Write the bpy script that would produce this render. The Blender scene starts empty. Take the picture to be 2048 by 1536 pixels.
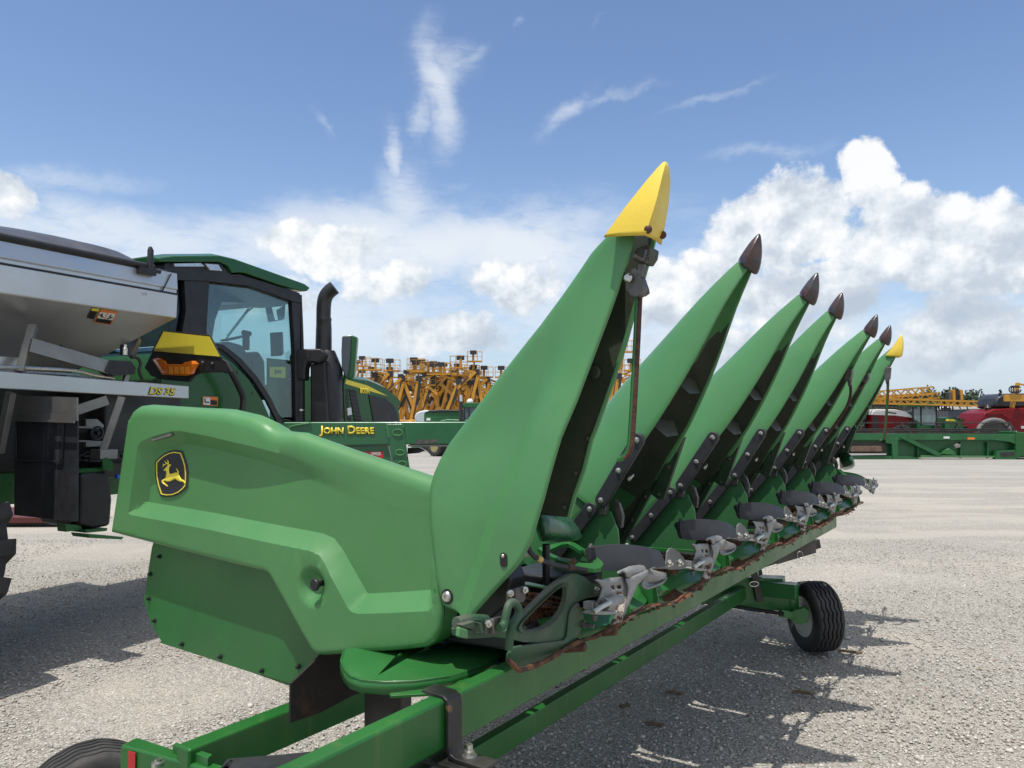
import bpy, bmesh, math, random
import numpy as np
from mathutils import Vector, Matrix, noise
from mathutils.geometry import delaunay_2d_cdt
R = math.radians
random.seed(7)
sc = bpy.context.scene
COL = sc.collection

# ------------------------------------------------------------------ survey of the place
FPX, HY, CAMH = 1500.0, 840.0, 1.65
PITCH = math.atan((HY - 768) / FPX)
def ray(px, py):
    u = (px - 1024) / FPX; v = (768 - py) / FPX
    return Vector((u, math.cos(PITCH) - v * math.sin(PITCH), math.sin(PITCH) + v * math.cos(PITCH)))
CAM = Vector((0, 0, CAMH))
YAW = R(34.4)
L = Vector((math.sin(YAW), math.cos(YAW), 0)); F = Vector((math.cos(YAW), -math.sin(YAW), 0)); UP = Vector((0, 0, 1))
P0 = Vector((.333 - .762 * L.x, 2.757 - .762 * L.y, 0))
ROW = .762
def plane(px, py, o, n):
    d = ray(px, py); k = (o - CAM).dot(n) / d.dot(n); return CAM + d * k
def HP(s, t, z): return P0 + F * s + L * t + UP * z                  # header frame: s forward, t across
def HT(px, py, t): return plane(px, py, P0 + L * t, L)
def HS(px, py, s): return plane(px, py, P0 + F * s, F)
def HZ(px, py, z): return plane(px, py, UP * z, UP)
def PY(px, py, y): return plane(px, py, Vector((0, y, 0)), Vector((0, 1, 0)))
VU = Vector((math.sin(R(27)), math.cos(R(27)), 0)); VWd = Vector((-VU.y, VU.x, 0)); V0 = Vector((-2.7, 6.0, 0))
def VP(s, w, z): return V0 + VU * s + VWd * w + UP * z              # spreader frame: s ahead, w to its left
def VW(px, py, w): return plane(px, py, V0 + VWd * w, VWd)
def VS(px, py, s): return plane(px, py, V0 + VU * s, VU)
def sz(p): return ((p - P0).dot(F), p.z)

# ------------------------------------------------------------------ mesh helpers
class MB:
    def __init__(s): s.v = []; s.f = []
    def add(s, vs, fs):
        o = len(s.v); s.v += [Vector(v) for v in vs]; s.f += [tuple(i + o for i in f) for f in fs]; return s
    def box(s, o, a, b, c):
        o, a, b, c = map(Vector, (o, a, b, c))
        vs = [o, o + a, o + a + b, o + b, o + c, o + a + c, o + a + b + c, o + b + c]
        return s.add(vs, [(0, 1, 2, 3), (4, 5, 6, 7), (0, 1, 5, 4), (1, 2, 6, 5), (2, 3, 7, 6), (3, 0, 4, 7)])
    def cbox(s, c, a, b, d):
        return s.box(Vector(c) - Vector(a) / 2 - Vector(b) / 2 - Vector(d) / 2, a, b, d)
    def bar(s, p, q, w, h, up=UP):
        p, q = Vector(p), Vector(q); d = (q - p).normalized(); side = d.cross(Vector(up))
        if side.length < 1e-4: side = d.cross(Vector((1, 0, 0)))
        side.normalize(); u = side.cross(d).normalized()
        return s.box(p - side * w / 2 - u * h / 2, q - p, side * w, u * h)
    def tube(s, pts, r, n=10, caps=True):
        pts = [Vector(p) for p in pts]; rings = []
        d0 = (pts[1] - pts[0]).normalized(); ref = d0.orthogonal().normalized()
        for i, p in enumerate(pts):
            a = pts[max(i - 1, 0)]; b = pts[min(i + 1, len(pts) - 1)]; d = (b - a).normalized()
            ref = (ref - d * ref.dot(d)).normalized(); bi = d.cross(ref)
            rr = r[i] if isinstance(r, (list, tuple)) else r
            rings.append([p + (ref * math.cos(2 * math.pi * k / n) + bi * math.sin(2 * math.pi * k / n)) * rr for k in range(n)])
        return s.loft(rings, True, caps)
    def loft(s, rings, closed=True, caps=True):
        n = len(rings[0]); vs = [v for r in rings for v in r]; fs = []
        for i in range(len(rings) - 1):
            for k in range(n if closed else n - 1):
                k2 = (k + 1) % n; fs.append((i * n + k, i * n + k2, (i + 1) * n + k2, (i + 1) * n + k))
        if caps and closed: fs += [tuple(range(n)), tuple((len(rings) - 1) * n + k for k in range(n))]
        return s.add(vs, fs)
    def prism(s, poly, vec):
        poly = [Vector(p) for p in poly]; vec = Vector(vec); n = len(poly)
        # ngon caps are triangulated robustly by bmesh later
        return s.add(poly + [p + vec for p in poly], [tuple(range(n)), tuple(range(n, 2 * n))] + [(i, (i + 1) % n, n + (i + 1) % n, n + i) for i in range(n)])
    def lathe(s, c, ax, prof, n=20, closed=False):
        c, ax = Vector(c), Vector(ax).normalized(); a = ax.orthogonal().normalized(); b = ax.cross(a)
        rings = [[c + ax * h + (a * math.cos(2 * math.pi * k / n) + b * math.sin(2 * math.pi * k / n)) * r for k in range(n)] for r, h in prof]
        if closed: rings.append(list(rings[0]))
        return s.loft(rings, True, not closed)
    def ball(s, c, r, n=10, sx=None):
        c = Vector(c); prof = [(max(r * math.sin(math.pi * i / n), 1e-4), -r * math.cos(math.pi * i / n)) for i in range(n + 1)]
        return s.lathe(c, sx or UP, prof, n * 2)
    def build(s, name, mat, parent=None, bevel=0, ang=35, solid=0, sub=0, loc=None, kind=None, off=-1, seg=2, weld=False):
        org = ORG[parent.name] if parent else (Vector(loc) if loc is not None else Vector((0, 0, 0)))
        me = bpy.data.meshes.new(name); bm = bmesh.new()
        vs = [bm.verts.new(v - org) for v in s.v]
        for f in s.f:
            try: bm.faces.new([vs[i] for i in f])
            except ValueError: pass
        if weld: bmesh.ops.remove_doubles(bm, verts=bm.verts, dist=1e-4)
        bmesh.ops.recalc_face_normals(bm, faces=bm.faces)
        bm.to_mesh(me); bm.free()
        me.polygons.foreach_set('use_smooth', [True] * len(me.polygons))
        me.set_sharp_from_angle(angle=R(ang))
        o = bpy.data.objects.new(name, me); COL.objects.link(o)
        for m in (mat if isinstance(mat, list) else [mat]): me.materials.append(m)
        if parent: o.parent = parent
        else: o.location = org
        ORG[o.name] = org
        if solid:
            m = o.modifiers.new('s', 'SOLIDIFY'); m.thickness = solid; m.offset = off
        if sub:
            m = o.modifiers.new('d', 'SUBSURF'); m.levels = sub; m.render_levels = sub
        if bevel:
            m = o.modifiers.new('b', 'BEVEL'); m.width = bevel; m.segments = seg; m.limit_method = 'ANGLE'; m.angle_limit = R(30)
            m.harden_normals = True
        if kind: o['kind'] = kind
        return o
ORG = {}
def tag(o, label, cat, group=None):
    o['label'] = label; o['category'] = cat
    if group: o['group'] = group
    return o
def thing(name, label, cat, loc, group=None):
    o = bpy.data.objects.new(name, None); COL.objects.link(o); o.location = loc; o.empty_display_size = .2
    ORG[o.name] = Vector(loc); return tag(o, label, cat, group)
def dup(o, loc, label=None, rz=None, scale=None, parent=None):
    c = o.copy(); COL.objects.link(c)
    if parent: c.parent = parent
    else:
        c.location = loc
        if rz is not None: c.rotation_euler = (0, 0, rz)
        if scale: c.scale = scale if isinstance(scale, tuple) else (scale,) * 3
    if label: c['label'] = label
    for ch in list(o.children): dup(ch, None, parent=c)
    return c
def cr(pts, n=6):
    """smooth curve through points"""
    P = [Vector(p) for p in pts]; P = [P[0] * 2 - P[1]] + P + [P[-1] * 2 - P[-2]]; out = []
    for i in range(1, len(P) - 2):
        for k in range(n):
            t = k / n; a, b, c, d = P[i - 1:i + 3]
            out.append(.5 * ((2 * b) + (c - a) * t + (2 * a - 5 * b + 4 * c - d) * t * t + (3 * b - a - 3 * c + d) * t ** 3))
    return out + [P[-2]]
def sm(a, b, x):
    x = max(0, min(1, (x - a) / (b - a))); return x * x * (3 - 2 * x)
def inpoly(x, y, P):
    c = False; n = len(P)
    for i in range(n):
        x1, y1 = P[i]; x2, y2 = P[(i + 1) % n]
        if (y1 > y) != (y2 > y) and x < (x2 - x1) * (y - y1) / (y2 - y1) + x1: c = not c
    return c
def dseg(x, y, a, b):
    ax, ay = a; bx, by = b; dx, dy = bx - ax, by - ay
    t = max(0, min(1, ((x - ax) * dx + (y - ay) * dy) / (dx * dx + dy * dy + 1e-12)))
    return math.hypot(x - ax - t * dx, y - ay - t * dy)
def pdist(x, y, P, closed=True):
    n = len(P); return min(dseg(x, y, P[i], P[(i + 1) % n]) for i in range(n if closed else n - 1))
def offs(P, w):
    n = len(P); A = sum(P[i][0] * P[(i + 1) % n][1] - P[(i + 1) % n][0] * P[i][1] for i in range(n)); sg = 1 if A > 0 else -1; o = []
    for i in range(n):
        a, b_, c = Vector(P[i - 1]), Vector(P[i]), Vector(P[(i + 1) % n]); u = (b_ - a).normalized(); v = (c - b_).normalized()
        n1 = Vector((-u.y, u.x)) * sg; n2 = Vector((-v.y, v.x)) * sg; m = (n1 + n2).normalized(); o.append(tuple(b_ + m * (w / max(.5, m.dot(n1)))))
    return o
def rolls(P, radii, closed=True, sgn=1):
    """concentric lines inside an outline so that a rolled edge meshes cleanly"""
    out = []
    for w in radii:
        if closed: out.append(offs(P, w) + offs(P, w)[:1])
        else:
            o = []
            for i in range(len(P)):
                a = Vector(P[max(i - 1, 0)]); c = Vector(P[min(i + 1, len(P) - 1)]); u = (c - a).normalized(); o.append(tuple(Vector(P[i]) + Vector((u.y, -u.x)) * w * sgn))
            out.append(o)
    return out
def cdt(outline, step, holes=(), extra=(), keep=None):
    """fill a 2-D outline with a fine even triangulation; returns verts, tris"""
    pts = []; edges = []
    for loop in [outline] + list(holes):
        dense = []
        for i in range(len(loop)):
            a, b = loop[i], loop[(i + 1) % len(loop)]; m = max(1, int(math.hypot(b[0] - a[0], b[1] - a[1]) / step))
            dense += [(a[0] + (b[0] - a[0]) * k / m, a[1] + (b[1] - a[1]) * k / m) for k in range(m)]
        o = len(pts); pts += dense; edges += [(o + i, o + (i + 1) % len(dense)) for i in range(len(dense))]
    for line in extra:
        o = len(pts); dense = []
        for i in range(len(line) - 1):
            a, b = line[i], line[i + 1]; m = max(1, int(math.hypot(b[0] - a[0], b[1] - a[1]) / step))
            dense += [(a[0] + (b[0] - a[0]) * k / m, a[1] + (b[1] - a[1]) * k / m) for k in range(m)]
        dense.append(line[-1]); pts += dense; edges += [(o + i, o + i + 1) for i in range(len(dense) - 1)]
    xs = [p[0] for p in outline]; ys = [p[1] for p in outline]
    y = min(ys) + step * .5; r = 0
    while y < max(ys):
        x = min(xs) + step * (.5 if r % 2 else 1)
        while x < max(xs):
            if inpoly(x, y, outline) and (keep is None or keep(x, y)) and pdist(x, y, outline) > step * .4 and all(not inpoly(x, y, h) for h in holes) and all(pdist(x, y, h) > step * .4 for h in holes): pts.append((x, y))
            x += step
        y += step * .87; r += 1
    v, e, f, *_ = delaunay_2d_cdt([Vector(p) for p in pts], edges, [], 0, 1e-6)
    out = []
    for t in f:
        cx = sum(v[i][0] for i in t) / len(t); cy = sum(v[i][1] for i in t) / len(t)
        if inpoly(cx, cy, outline) and all(not inpoly(cx, cy, h) for h in holes): out.append(tuple(t))
    return [(p[0], p[1]) for p in v], out

# ------------------------------------------------------------------ materials
def ramp(nt, fac, stops):
    r = nt.nodes.new('ShaderNodeValToRGB'); el = r.color_ramp.elements
    while len(el) > 1: el.remove(el[-1])
    el[0].position = stops[0][0]; el[0].color = (*stops[0][1], 1) if len(stops[0][1]) == 3 else stops[0][1]
    for p, c in stops[1:]:
        e = el.new(p); e.color = (*c, 1) if len(c) == 3 else c
    nt.links.new(fac, r.inputs[0]); return r.outputs[0]
def tex(nt, co, kind='Noise', scale=5, detail=4, rough=.55, dist=0, **k):
    n = nt.nodes.new('ShaderNodeTex' + kind); n.inputs['Scale'].default_value = scale
    if kind == 'Noise':
        n.inputs['Detail'].default_value = detail; n.inputs['Roughness'].default_value = rough; n.inputs['Distortion'].default_value = dist
    nt.links.new(co, n.inputs['Vector']); return n
def mapping(nt, co, scale=(1, 1, 1), rot=(0, 0, 0), loc=(0, 0, 0)):
    m = nt.nodes.new('ShaderNodeMapping'); m.inputs['Scale'].default_value = scale; m.inputs['Rotation'].default_value = rot; m.inputs['Location'].default_value = loc
    nt.links.new(co, m.inputs['Vector']); return m.outputs[0]
def mixc(nt, fac, a, b, mode='MIX'):
    m = nt.nodes.new('ShaderNodeMix'); m.data_type = 'RGBA'; m.blend_type = mode
    for i, x in ((0, fac), (6, a), (7, b)):
        if hasattr(x, 'is_output'): nt.links.new(x, m.inputs[i])
        elif i == 0: m.inputs[0].default_value = x
        else: m.inputs[i].default_value = (*x, 1)
    return m.outputs[2]
def mth(nt, op, *a, clamp=False):
    m = nt.nodes.new('ShaderNodeMath'); m.operation = op; m.use_clamp = clamp
    for i, x in enumerate(a):
        if hasattr(x, 'is_output'): nt.links.new(x, m.inputs[i])
        else: m.inputs[i].default_value = x
    return m.outputs[0]
def mrange(nt, v, a, b, c=0, d=1, smooth=True):
    m = nt.nodes.new('ShaderNodeMapRange'); m.interpolation_type = 'SMOOTHSTEP' if smooth else 'LINEAR'
    nt.links.new(v, m.inputs[0])
    for i, x in zip((1, 2, 3, 4), (a, b, c, d)): m.inputs[i].default_value = x
    return m.outputs[0]
def M(name, base, rough=.5, metal=0, var=.12, vs=6, bump=0, bs=60, wear=None, wscale=8, wthr=.62, wsoft=.06, dust=0, dustc=(.32, .29, .24), scratch=0, coat=0, spec=.5, streak=None):
    m = bpy.data.materials.new(name); m.use_nodes = True; nt = m.node_tree; b = nt.nodes['Principled BSDF']
    tc = nt.nodes.new('ShaderNodeTexCoord'); co = tc.outputs['Object']
    lo = tuple(c * (1 - var) for c in base); hi = tuple(min(1, c * (1 + var)) for c in base)
    n1 = tex(nt, co, scale=vs, detail=6).outputs[0]
    c = ramp(nt, n1, [(.3, lo), (.7, hi)])
    if scratch:
        v = mapping(nt, co, (3, 3, 120), (R(35), R(20), 0)); s1 = tex(nt, v, scale=2.2, detail=8, rough=.75).outputs[0]
        f = mth(nt, 'MULTIPLY', mrange(nt, s1, .66, .75), mrange(nt, tex(nt, co, scale=3.3, detail=2).outputs[0], .45, .65))
        c = mixc(nt, mth(nt, 'MULTIPLY', f, scratch), c, tuple(min(1, x * 1.5 + .1) for x in base))
        v = mapping(nt, co, (160, 5, 5), (R(10), R(70), R(30))); s1 = tex(nt, v, scale=1.3, detail=8, rough=.75).outputs[0]
        c = mixc(nt, mth(nt, 'MULTIPLY', mrange(nt, s1, .68, .76), scratch * .7), c, tuple(min(1, x * 1.6 + .1) for x in base))
    if streak:
        v = mapping(nt, co, (22, 22, .8)); s1 = tex(nt, v, scale=1, detail=4).outputs[0]
        c = mixc(nt, mth(nt, 'MULTIPLY', mrange(nt, s1, .55, .8), .3), c, streak)
    if wear:
        w = tex(nt, co, scale=wscale, detail=9, rough=.68).outputs[0]
        c = mixc(nt, mrange(nt, w, wthr - wsoft, wthr + wsoft), c, wear)
    if dust:
        d = tex(nt, co, scale=4.5, detail=7, rough=.65).outputs[0]
        geo = nt.nodes.new('ShaderNodeNewGeometry'); sp = nt.nodes.new('ShaderNodeSeparateXYZ'); nt.links.new(geo.outputs['Normal'], sp.inputs[0])
        up = mrange(nt, sp.outputs[2], -.4, .9, .35, 1)
        c = mixc(nt, mth(nt, 'MULTIPLY', mth(nt, 'MULTIPLY', mrange(nt, d, .35, .7), up), dust), c, dustc)
    nt.links.new(c, b.inputs['Base Color'])
    rr = tex(nt, co, scale=vs * 2.3, detail=5).outputs[0]
    nt.links.new(mrange(nt, rr, .3, .7, max(.03, rough - .09), min(1, rough + .09), False), b.inputs['Roughness'])
    b.inputs['Metallic'].default_value = metal; b.inputs['Specular IOR Level'].default_value = spec
    if coat: b.inputs['Coat Weight'].default_value = coat; b.inputs['Coat Roughness'].default_value = .12
    if bump:
        bn = nt.nodes.new('ShaderNodeBump'); bn.inputs['Strength'].default_value = bump; bn.inputs['Distance'].default_value = .01
        nt.links.new(tex(nt, co, scale=bs, detail=5).outputs[0], bn.inputs['Height']); nt.links.new(bn.outputs[0], b.inputs['Normal'])
    return m
GP = M('faded_green_plastic', (.068, .220, .078), .36, var=.10, vs=2.5, bump=.05, bs=220, scratch=.8, dust=.07)
GP2 = M('sidewall_green_plastic', (.066, .215, .070), .36, var=.08, vs=2, bump=.04, bs=260, scratch=.4, dust=.07)
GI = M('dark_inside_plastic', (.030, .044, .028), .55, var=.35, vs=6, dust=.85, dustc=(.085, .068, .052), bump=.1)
GM = M('green_enamel', (.018, .135, .03), .34, var=.14, vs=4, coat=.12, wear=(.10, .055, .03), wscale=11, wthr=.70, wsoft=.015, dust=.16, dustc=(.12, .12, .06))
GMS = M('green_enamel_weathered', (.012, .115, .020), .40, var=.18, vs=3, coat=.08, streak=(.16, .19, .05), wear=(.12, .06, .03), wscale=16, wthr=.70, wsoft=.015, dust=.07, dustc=(.12, .12, .06))
GC = M('green_casting_muddy', (.018, .075, .032), .55, var=.25, vs=8, bump=.15, bs=90, dust=.95, dustc=(.125, .115, .098))
GV = M('green_vehicle_paint', (.008, .085, .016), .25, var=.05, vs=2, coat=.25, spec=.35, dust=.04)
GHD = M('row_hood_shaded_green', (.035, .14, .05), .4, var=.1, vs=3, dust=.12)  # shade of the neighbouring snout is put into this darker green
CNG = M('deep_green_moulding', (.02, .10, .048), .28, var=.12, vs=8, dust=.1)
BMG = M('beam_green', (.022, .125, .05), .3, var=.06, vs=2, coat=.2)
BK = M('black_plastic', (.012, .012, .014), .45, var=.25, vs=9, dust=.12, dustc=(.10, .10, .10), bump=.05)
BKP = M('black_paint', (.012, .012, .013), .35, var=.3, vs=7, wear=(.14, .075, .04), wscale=12, wthr=.67, wsoft=.03, dust=.15)
RUB = M('black_rubber', (.018, .019, .024), .55, var=.2, vs=12, dust=.12, dustc=(.12, .12, .12), bump=.08)
EAR = M('rubber_flap', (.024, .027, .034), .48, var=.2, vs=9, dust=.25, dustc=(.10, .11, .12), bump=.05)
TYR = M('tyre_rubber', (.022, .022, .024), .75, var=.25, vs=10, dust=.55, dustc=(.10, .095, .09), bump=.2)
ALU = M('cast_aluminium', (.27, .275, .27), .55, metal=.35, var=.22, vs=14, bump=.25, bs=120, dust=.4, dustc=(.36, .35, .32))
ALD = M('dull_cast_plate', (.14, .14, .135), .6, metal=.2, var=.25, vs=14, bump=.2, bs=120, dust=.35, dustc=(.22, .21, .19))
ZN = M('zinc_bolt', (.55, .54, .50), .3, metal=.9, var=.2, vs=60, dust=.15)
DKM = M('dirty_steel', (.12, .115, .11), .5, metal=.6, var=.3, vs=30, bump=.2, dust=.4, dustc=(.12, .10, .08))
RST = M('rusty_steel', (.17, .07, .03), .85, var=.55, vs=60, bump=.6, bs=200, wear=(.04, .025, .018), wscale=30, wthr=.52, wsoft=.08)
RDK = M('dark_rust', (.075, .032, .022), .8, var=.4, vs=50, bump=.4, bs=150)
PEEL = M('peeling_paint', (.42, .38, .33), .8, var=.3, vs=40, bump=.5, bs=150, wear=(.09, .04, .025), wscale=55, wthr=.5, wsoft=.03)
YEL = M('yellow_plastic', (.68, .50, .045), .42, var=.06, vs=5, bump=.06, bs=90, dust=.08, scratch=.1)
TIP = M('worn_brown_tip', (.05, .022, .018), .28, var=.35, vs=14, wear=(.03, .033, .04), wscale=16, wthr=.52, wsoft=.02, coat=.3, bump=.15, bs=50)
SS = M('stainless_steel', (.56, .56, .56), .36, metal=.8, var=.04, vs=1.2)
SSD = M('stainless_dull', (.26, .255, .25), .42, metal=.7, var=.15, vs=5, dust=.3)
TARP = M('dark_tarp', (.034, .038, .052), .42, var=.2, vs=6, bump=.15, bs=14, dust=.15, dustc=(.2, .2, .2))
YR = M('reflective_yellow', (.62, .52, .04), .3, var=.06, vs=120, bump=.3, bs=240)
AMB = M('amber_lens', (.75, .18, .01), .12, var=.2, vs=40, coat=.8)
REDR = M('red_reflector', (.45, .012, .015), .25, var=.1, vs=60)
YTX = M('yellow_lettering', (.80, .66, .06), .45, var=.03)
KTX = M('black_lettering', (.012, .012, .012), .5, var=.05)
WHT = M('white_sticker', (.75, .75, .73), .5, var=.04)
ORG_ = M('orange_sticker', (.75, .22, .04), .5, var=.04)
RDS = M('red_sticker', (.55, .02, .03), .5, var=.04)
RIM = M('cream_rim', (.55, .55, .50), .4, var=.1, dust=.35)
CHR = M('clear_lamp', (.55, .56, .57), .12, metal=.6, var=.2, vs=30)
BLU = M('blue_cap', (.02, .12, .6), .4)
LFY = M('lift_yellow', (.46, .225, .018), .5, var=.15, vs=2)
LFK = M('lift_black', (.02, .02, .022), .5)
MAR = M('maroon_paint', (.15, .004, .008), .4, var=.12, vs=1.5, spec=.25)
WPT = M('white_paint', (.70, .70, .70), .4, var=.05)
TKB = M('black_tank', (.022, .026, .032), .4, var=.2, vs=2)
GBG = M('green_far_enamel', (.012, .10, .028), .4, var=.2, vs=2)
GRY = M('grey_siding', (.30, .31, .33), .5, var=.06)
PTK = M('pale_tank', (.45, .52, .55), .4, var=.05)
WRST = M('feeder_drum_steel', (.16, .11, .08), .45, metal=.5, var=.4, vs=4)
def glass(name, tint, alpha, rough=.02):
    m = bpy.data.materials.new(name); m.use_nodes = True; nt = m.node_tree; nt.nodes.remove(nt.nodes['Principled BSDF'])
    out = nt.nodes['Material Output']; tr = nt.nodes.new('ShaderNodeBsdfTransparent'); tr.inputs[0].default_value = (*tint, 1)
    gl = nt.nodes.new('ShaderNodeBsdfGlossy'); gl.inputs['Roughness'].default_value = rough; gl.inputs[0].default_value = (.9, .95, .95, 1)
    fr = nt.nodes.new('ShaderNodeLayerWeight'); fr.inputs[0].default_value = .5
    mx = nt.nodes.new('ShaderNodeMixShader'); nt.links.new(mth(nt, 'ADD', mth(nt, 'MULTIPLY', mth(nt, 'POWER', fr.outputs['Facing'], 4.0), .5), alpha + .02), mx.inputs[0]); nt.links.new(tr.outputs[0], mx.inputs[1]); nt.links.new(gl.outputs[0], mx.inputs[2])
    nt.links.new(mx.outputs[0], out.inputs[0]); return m
GLS = glass('tinted_cab_glass', (.76, .87, .87), .07)
GLD = glass('dark_cab_glass', (.16, .22, .22), .02)

# ------------------------------------------------------------------ text
def text(body, pos, xdir, ydir, h, mat, name, parent, depth=.002, small=False, offset=0.0, shear=0, width=None):
    cu = bpy.data.curves.new(name, 'FONT'); cu.body = body; cu.size = 1; cu.offset = offset; cu.shear = shear; cu.extrude = .0
    if small:
        cu.small_caps_scale = .78
        for i, ch in enumerate(body):
            if ch.islower(): cu.body_format[i].use_small_caps = True
    o = bpy.data.objects.new('tmp', cu); COL.objects.link(o)
    dg = bpy.context.evaluated_depsgraph_get(); me = bpy.data.meshes.new_from_object(o.evaluated_get(dg))
    bpy.data.objects.remove(o); co = [v.co.copy() for v in me.vertices]
    x0 = min(c.x for c in co); x1 = max(c.x for c in co); y0 = min(c.y for c in co); y1 = max(c.y for c in co)
    ky = h / (y1 - y0); kx = width / (x1 - x0) if width else ky
    xd, yd = Vector(xdir).normalized(), Vector(ydir).normalized(); nn = xd.cross(yd).normalized()
    mb = MB(); vs = [Vector(pos) + xd * ((c.x - x0) * kx) + yd * ((c.y - y0) * ky) for c in co]
    mb.add(vs, [tuple(p.vertices) for p in me.polygons]); bpy.data.meshes.remove(me)
    return mb.build(name, mat, parent, solid=depth, off=0)

# ------------------------------------------------------------------ camera, sun, sky
cam = bpy.data.objects.new('camera', bpy.data.cameras.new('camera')); COL.objects.link(cam); sc.camera = cam
cam.location = CAM; cam.rotation_euler = (R(90) + PITCH, 0, 0)
cam.data.sensor_width = 36; cam.data.lens = FPX / 2048 * 36; cam.data.clip_start = .05; cam.data.clip_end = 4000
SEL = R(74.5); SD = -L                                               # sun stands behind the camera's left shoulder
sdir = (SD * math.cos(SEL) + UP * math.sin(SEL)).normalized()
sun = bpy.data.objects.new('sun', bpy.data.lights.new('sun', 'SUN')); COL.objects.link(sun)
sun.rotation_euler = sdir.to_track_quat('Z', 'Y').to_euler(); sun.data.energy = 3.9; sun.data.angle = R(.5); sun.data.color = (1, .955, .88)
sc.view_settings.view_transform = 'Standard'; sc.view_settings.look = 'None'; sc.view_settings.gamma = 1; sc.view_settings.exposure = EXPO = .17
W = bpy.data.worlds.new('World'); sc.world = W; W.use_nodes = True; nt = W.node_tree
bg = nt.nodes['Background']; bg.inputs[1].default_value = .115
sky = nt.nodes.new('ShaderNodeTexSky'); sky.sky_type = 'NISHITA'; sky.sun_disc = False; sky.sun_elevation = SEL
sky.sun_rotation = math.atan2(SD.x, SD.y); sky.air_density = 1.0; sky.dust_density = .6; sky.ozone_density = 2.2
co = nt.nodes.new('ShaderNodeTexCoord').outputs['Generated']
sep = nt.nodes.new('ShaderNodeSeparateXYZ'); nt.links.new(co, sep.inputs[0])
az = mth(nt, 'ARCTAN2', sep.outputs[0], sep.outputs[1]); el = mth(nt, 'ARCSINE', sep.outputs[2])
comb = nt.nodes.new('ShaderNodeCombineXYZ'); nt.links.new(az, comb.inputs[0]); nt.links.new(el, comb.inputs[1]); AE = comb.outputs[0]
def warp(v, scale, amt, detail=4, off=(0, 0, 0)):
    n = tex(nt, mapping(nt, v, loc=off), scale=scale, detail=detail, rough=.6)
    s = nt.nodes.new('ShaderNodeVectorMath'); s.operation = 'SUBTRACT'; nt.links.new(n.outputs['Color'], s.inputs[0]); s.inputs[1].default_value = (.5, .5, .5)
    k = nt.nodes.new('ShaderNodeVectorMath'); k.operation = 'SCALE'; nt.links.new(s.outputs[0], k.inputs[0]); k.inputs['Scale'].default_value = amt
    a = nt.nodes.new('ShaderNodeVectorMath'); a.operation = 'ADD'; nt.links.new(v, a.inputs[0]); nt.links.new(k.outputs[0], a.inputs[1]); return a.outputs[0]
def aepx(px, py):
    d = ray(px, py).normalized(); return math.atan2(d.x, d.y), math.asin(d.z)
def blob(v, px, py, rx, ry, rot=0, w=1.0, soft=(1.0, .35)):
    a, e = aepx(px, py)
    m = nt.nodes.new('ShaderNodeMapping'); m.vector_type = 'TEXTURE'; m.inputs['Location'].default_value = (a, e, 0)
    m.inputs['Rotation'].default_value = (0, 0, R(rot)); m.inputs['Scale'].default_value = (rx / FPX, ry / FPX, 1); nt.links.new(v, m.inputs[0])
    l = nt.nodes.new('ShaderNodeVectorMath'); l.operation = 'LENGTH'; nt.links.new(m.outputs[0], l.inputs[0])
    return mrange(nt, l.outputs['Value'], soft[0], soft[1], 0, w)
def mx(items):
    r = items[0]
    for i in items[1:]: r = mth(nt, 'MAXIMUM', r, i)
    return r
wc = warp(AE, 7, .09, 5); ww = warp(AE, 9, .07, 6, (3, 1, 0))
CUM = [(1560, 450, 230, 130, 0, 1), (1735, 365, 85, 100, 0, 1), (1830, 490, 260, 140, 0, 1), (1430, 560, 150, 120, 0, .95), (2020, 500, 220, 140, 0, 1),
       (1620, 600, 340, 120, 0, .72), (1930, 660, 260, 120, 0, .66), (655, 500, 190, 90, 0, .85), (1030, 570, 190, 110, 0, .85), (900, 670, 220, 70, 0, .80), (1290, 590, 200, 140, 0, .75),
       (5, 395, 70, 60, 0, .85), (1450, 690, 260, 90, 0, .62), (790, 570, 150, 80, 0, .72), (-500, 500, 420, 160, 0, 1), (2700, 500, 400, 200, 0, 1), (520, 600, 200, 80, 0, .6), (1180, 700, 260, 70, 0, .66)]
mc = mx([blob(wc, *b, soft=(1.15, .0)) for b in CUM])
nb = tex(nt, AE, scale=10, detail=8, rough=.60).outputs[0]
nb2 = tex(nt, mapping(nt, AE, loc=(-.012, .020, 0)), scale=10, detail=5, rough=.58).outputs[0]
dens = mrange(nt, mth(nt, 'ADD', mc, mth(nt, 'MULTIPLY', mth(nt, 'SUBTRACT', nb, .5), 1.45)), .34, .54)
relief = mth(nt, 'MULTIPLY', mth(nt, 'SUBTRACT', nb, nb2), 3.0)
big = tex(nt, AE, scale=4.5, detail=4).outputs[0]
shade = mth(nt, 'ADD', mth(nt, 'ADD', relief, mrange(nt, el, .02, .30, .25, .72)), mth(nt, 'MULTIPLY', mth(nt, 'SUBTRACT', big, .5), 1.1), clamp=True)
ccol = ramp(nt, shade, [(.0, (3.9, 4.5, 5.3)), (.35, (4.9, 5.4, 6.0)), (.6, (6.3, 6.7, 7.1)), (.85, (7.9, 7.9, 7.9))])
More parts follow.
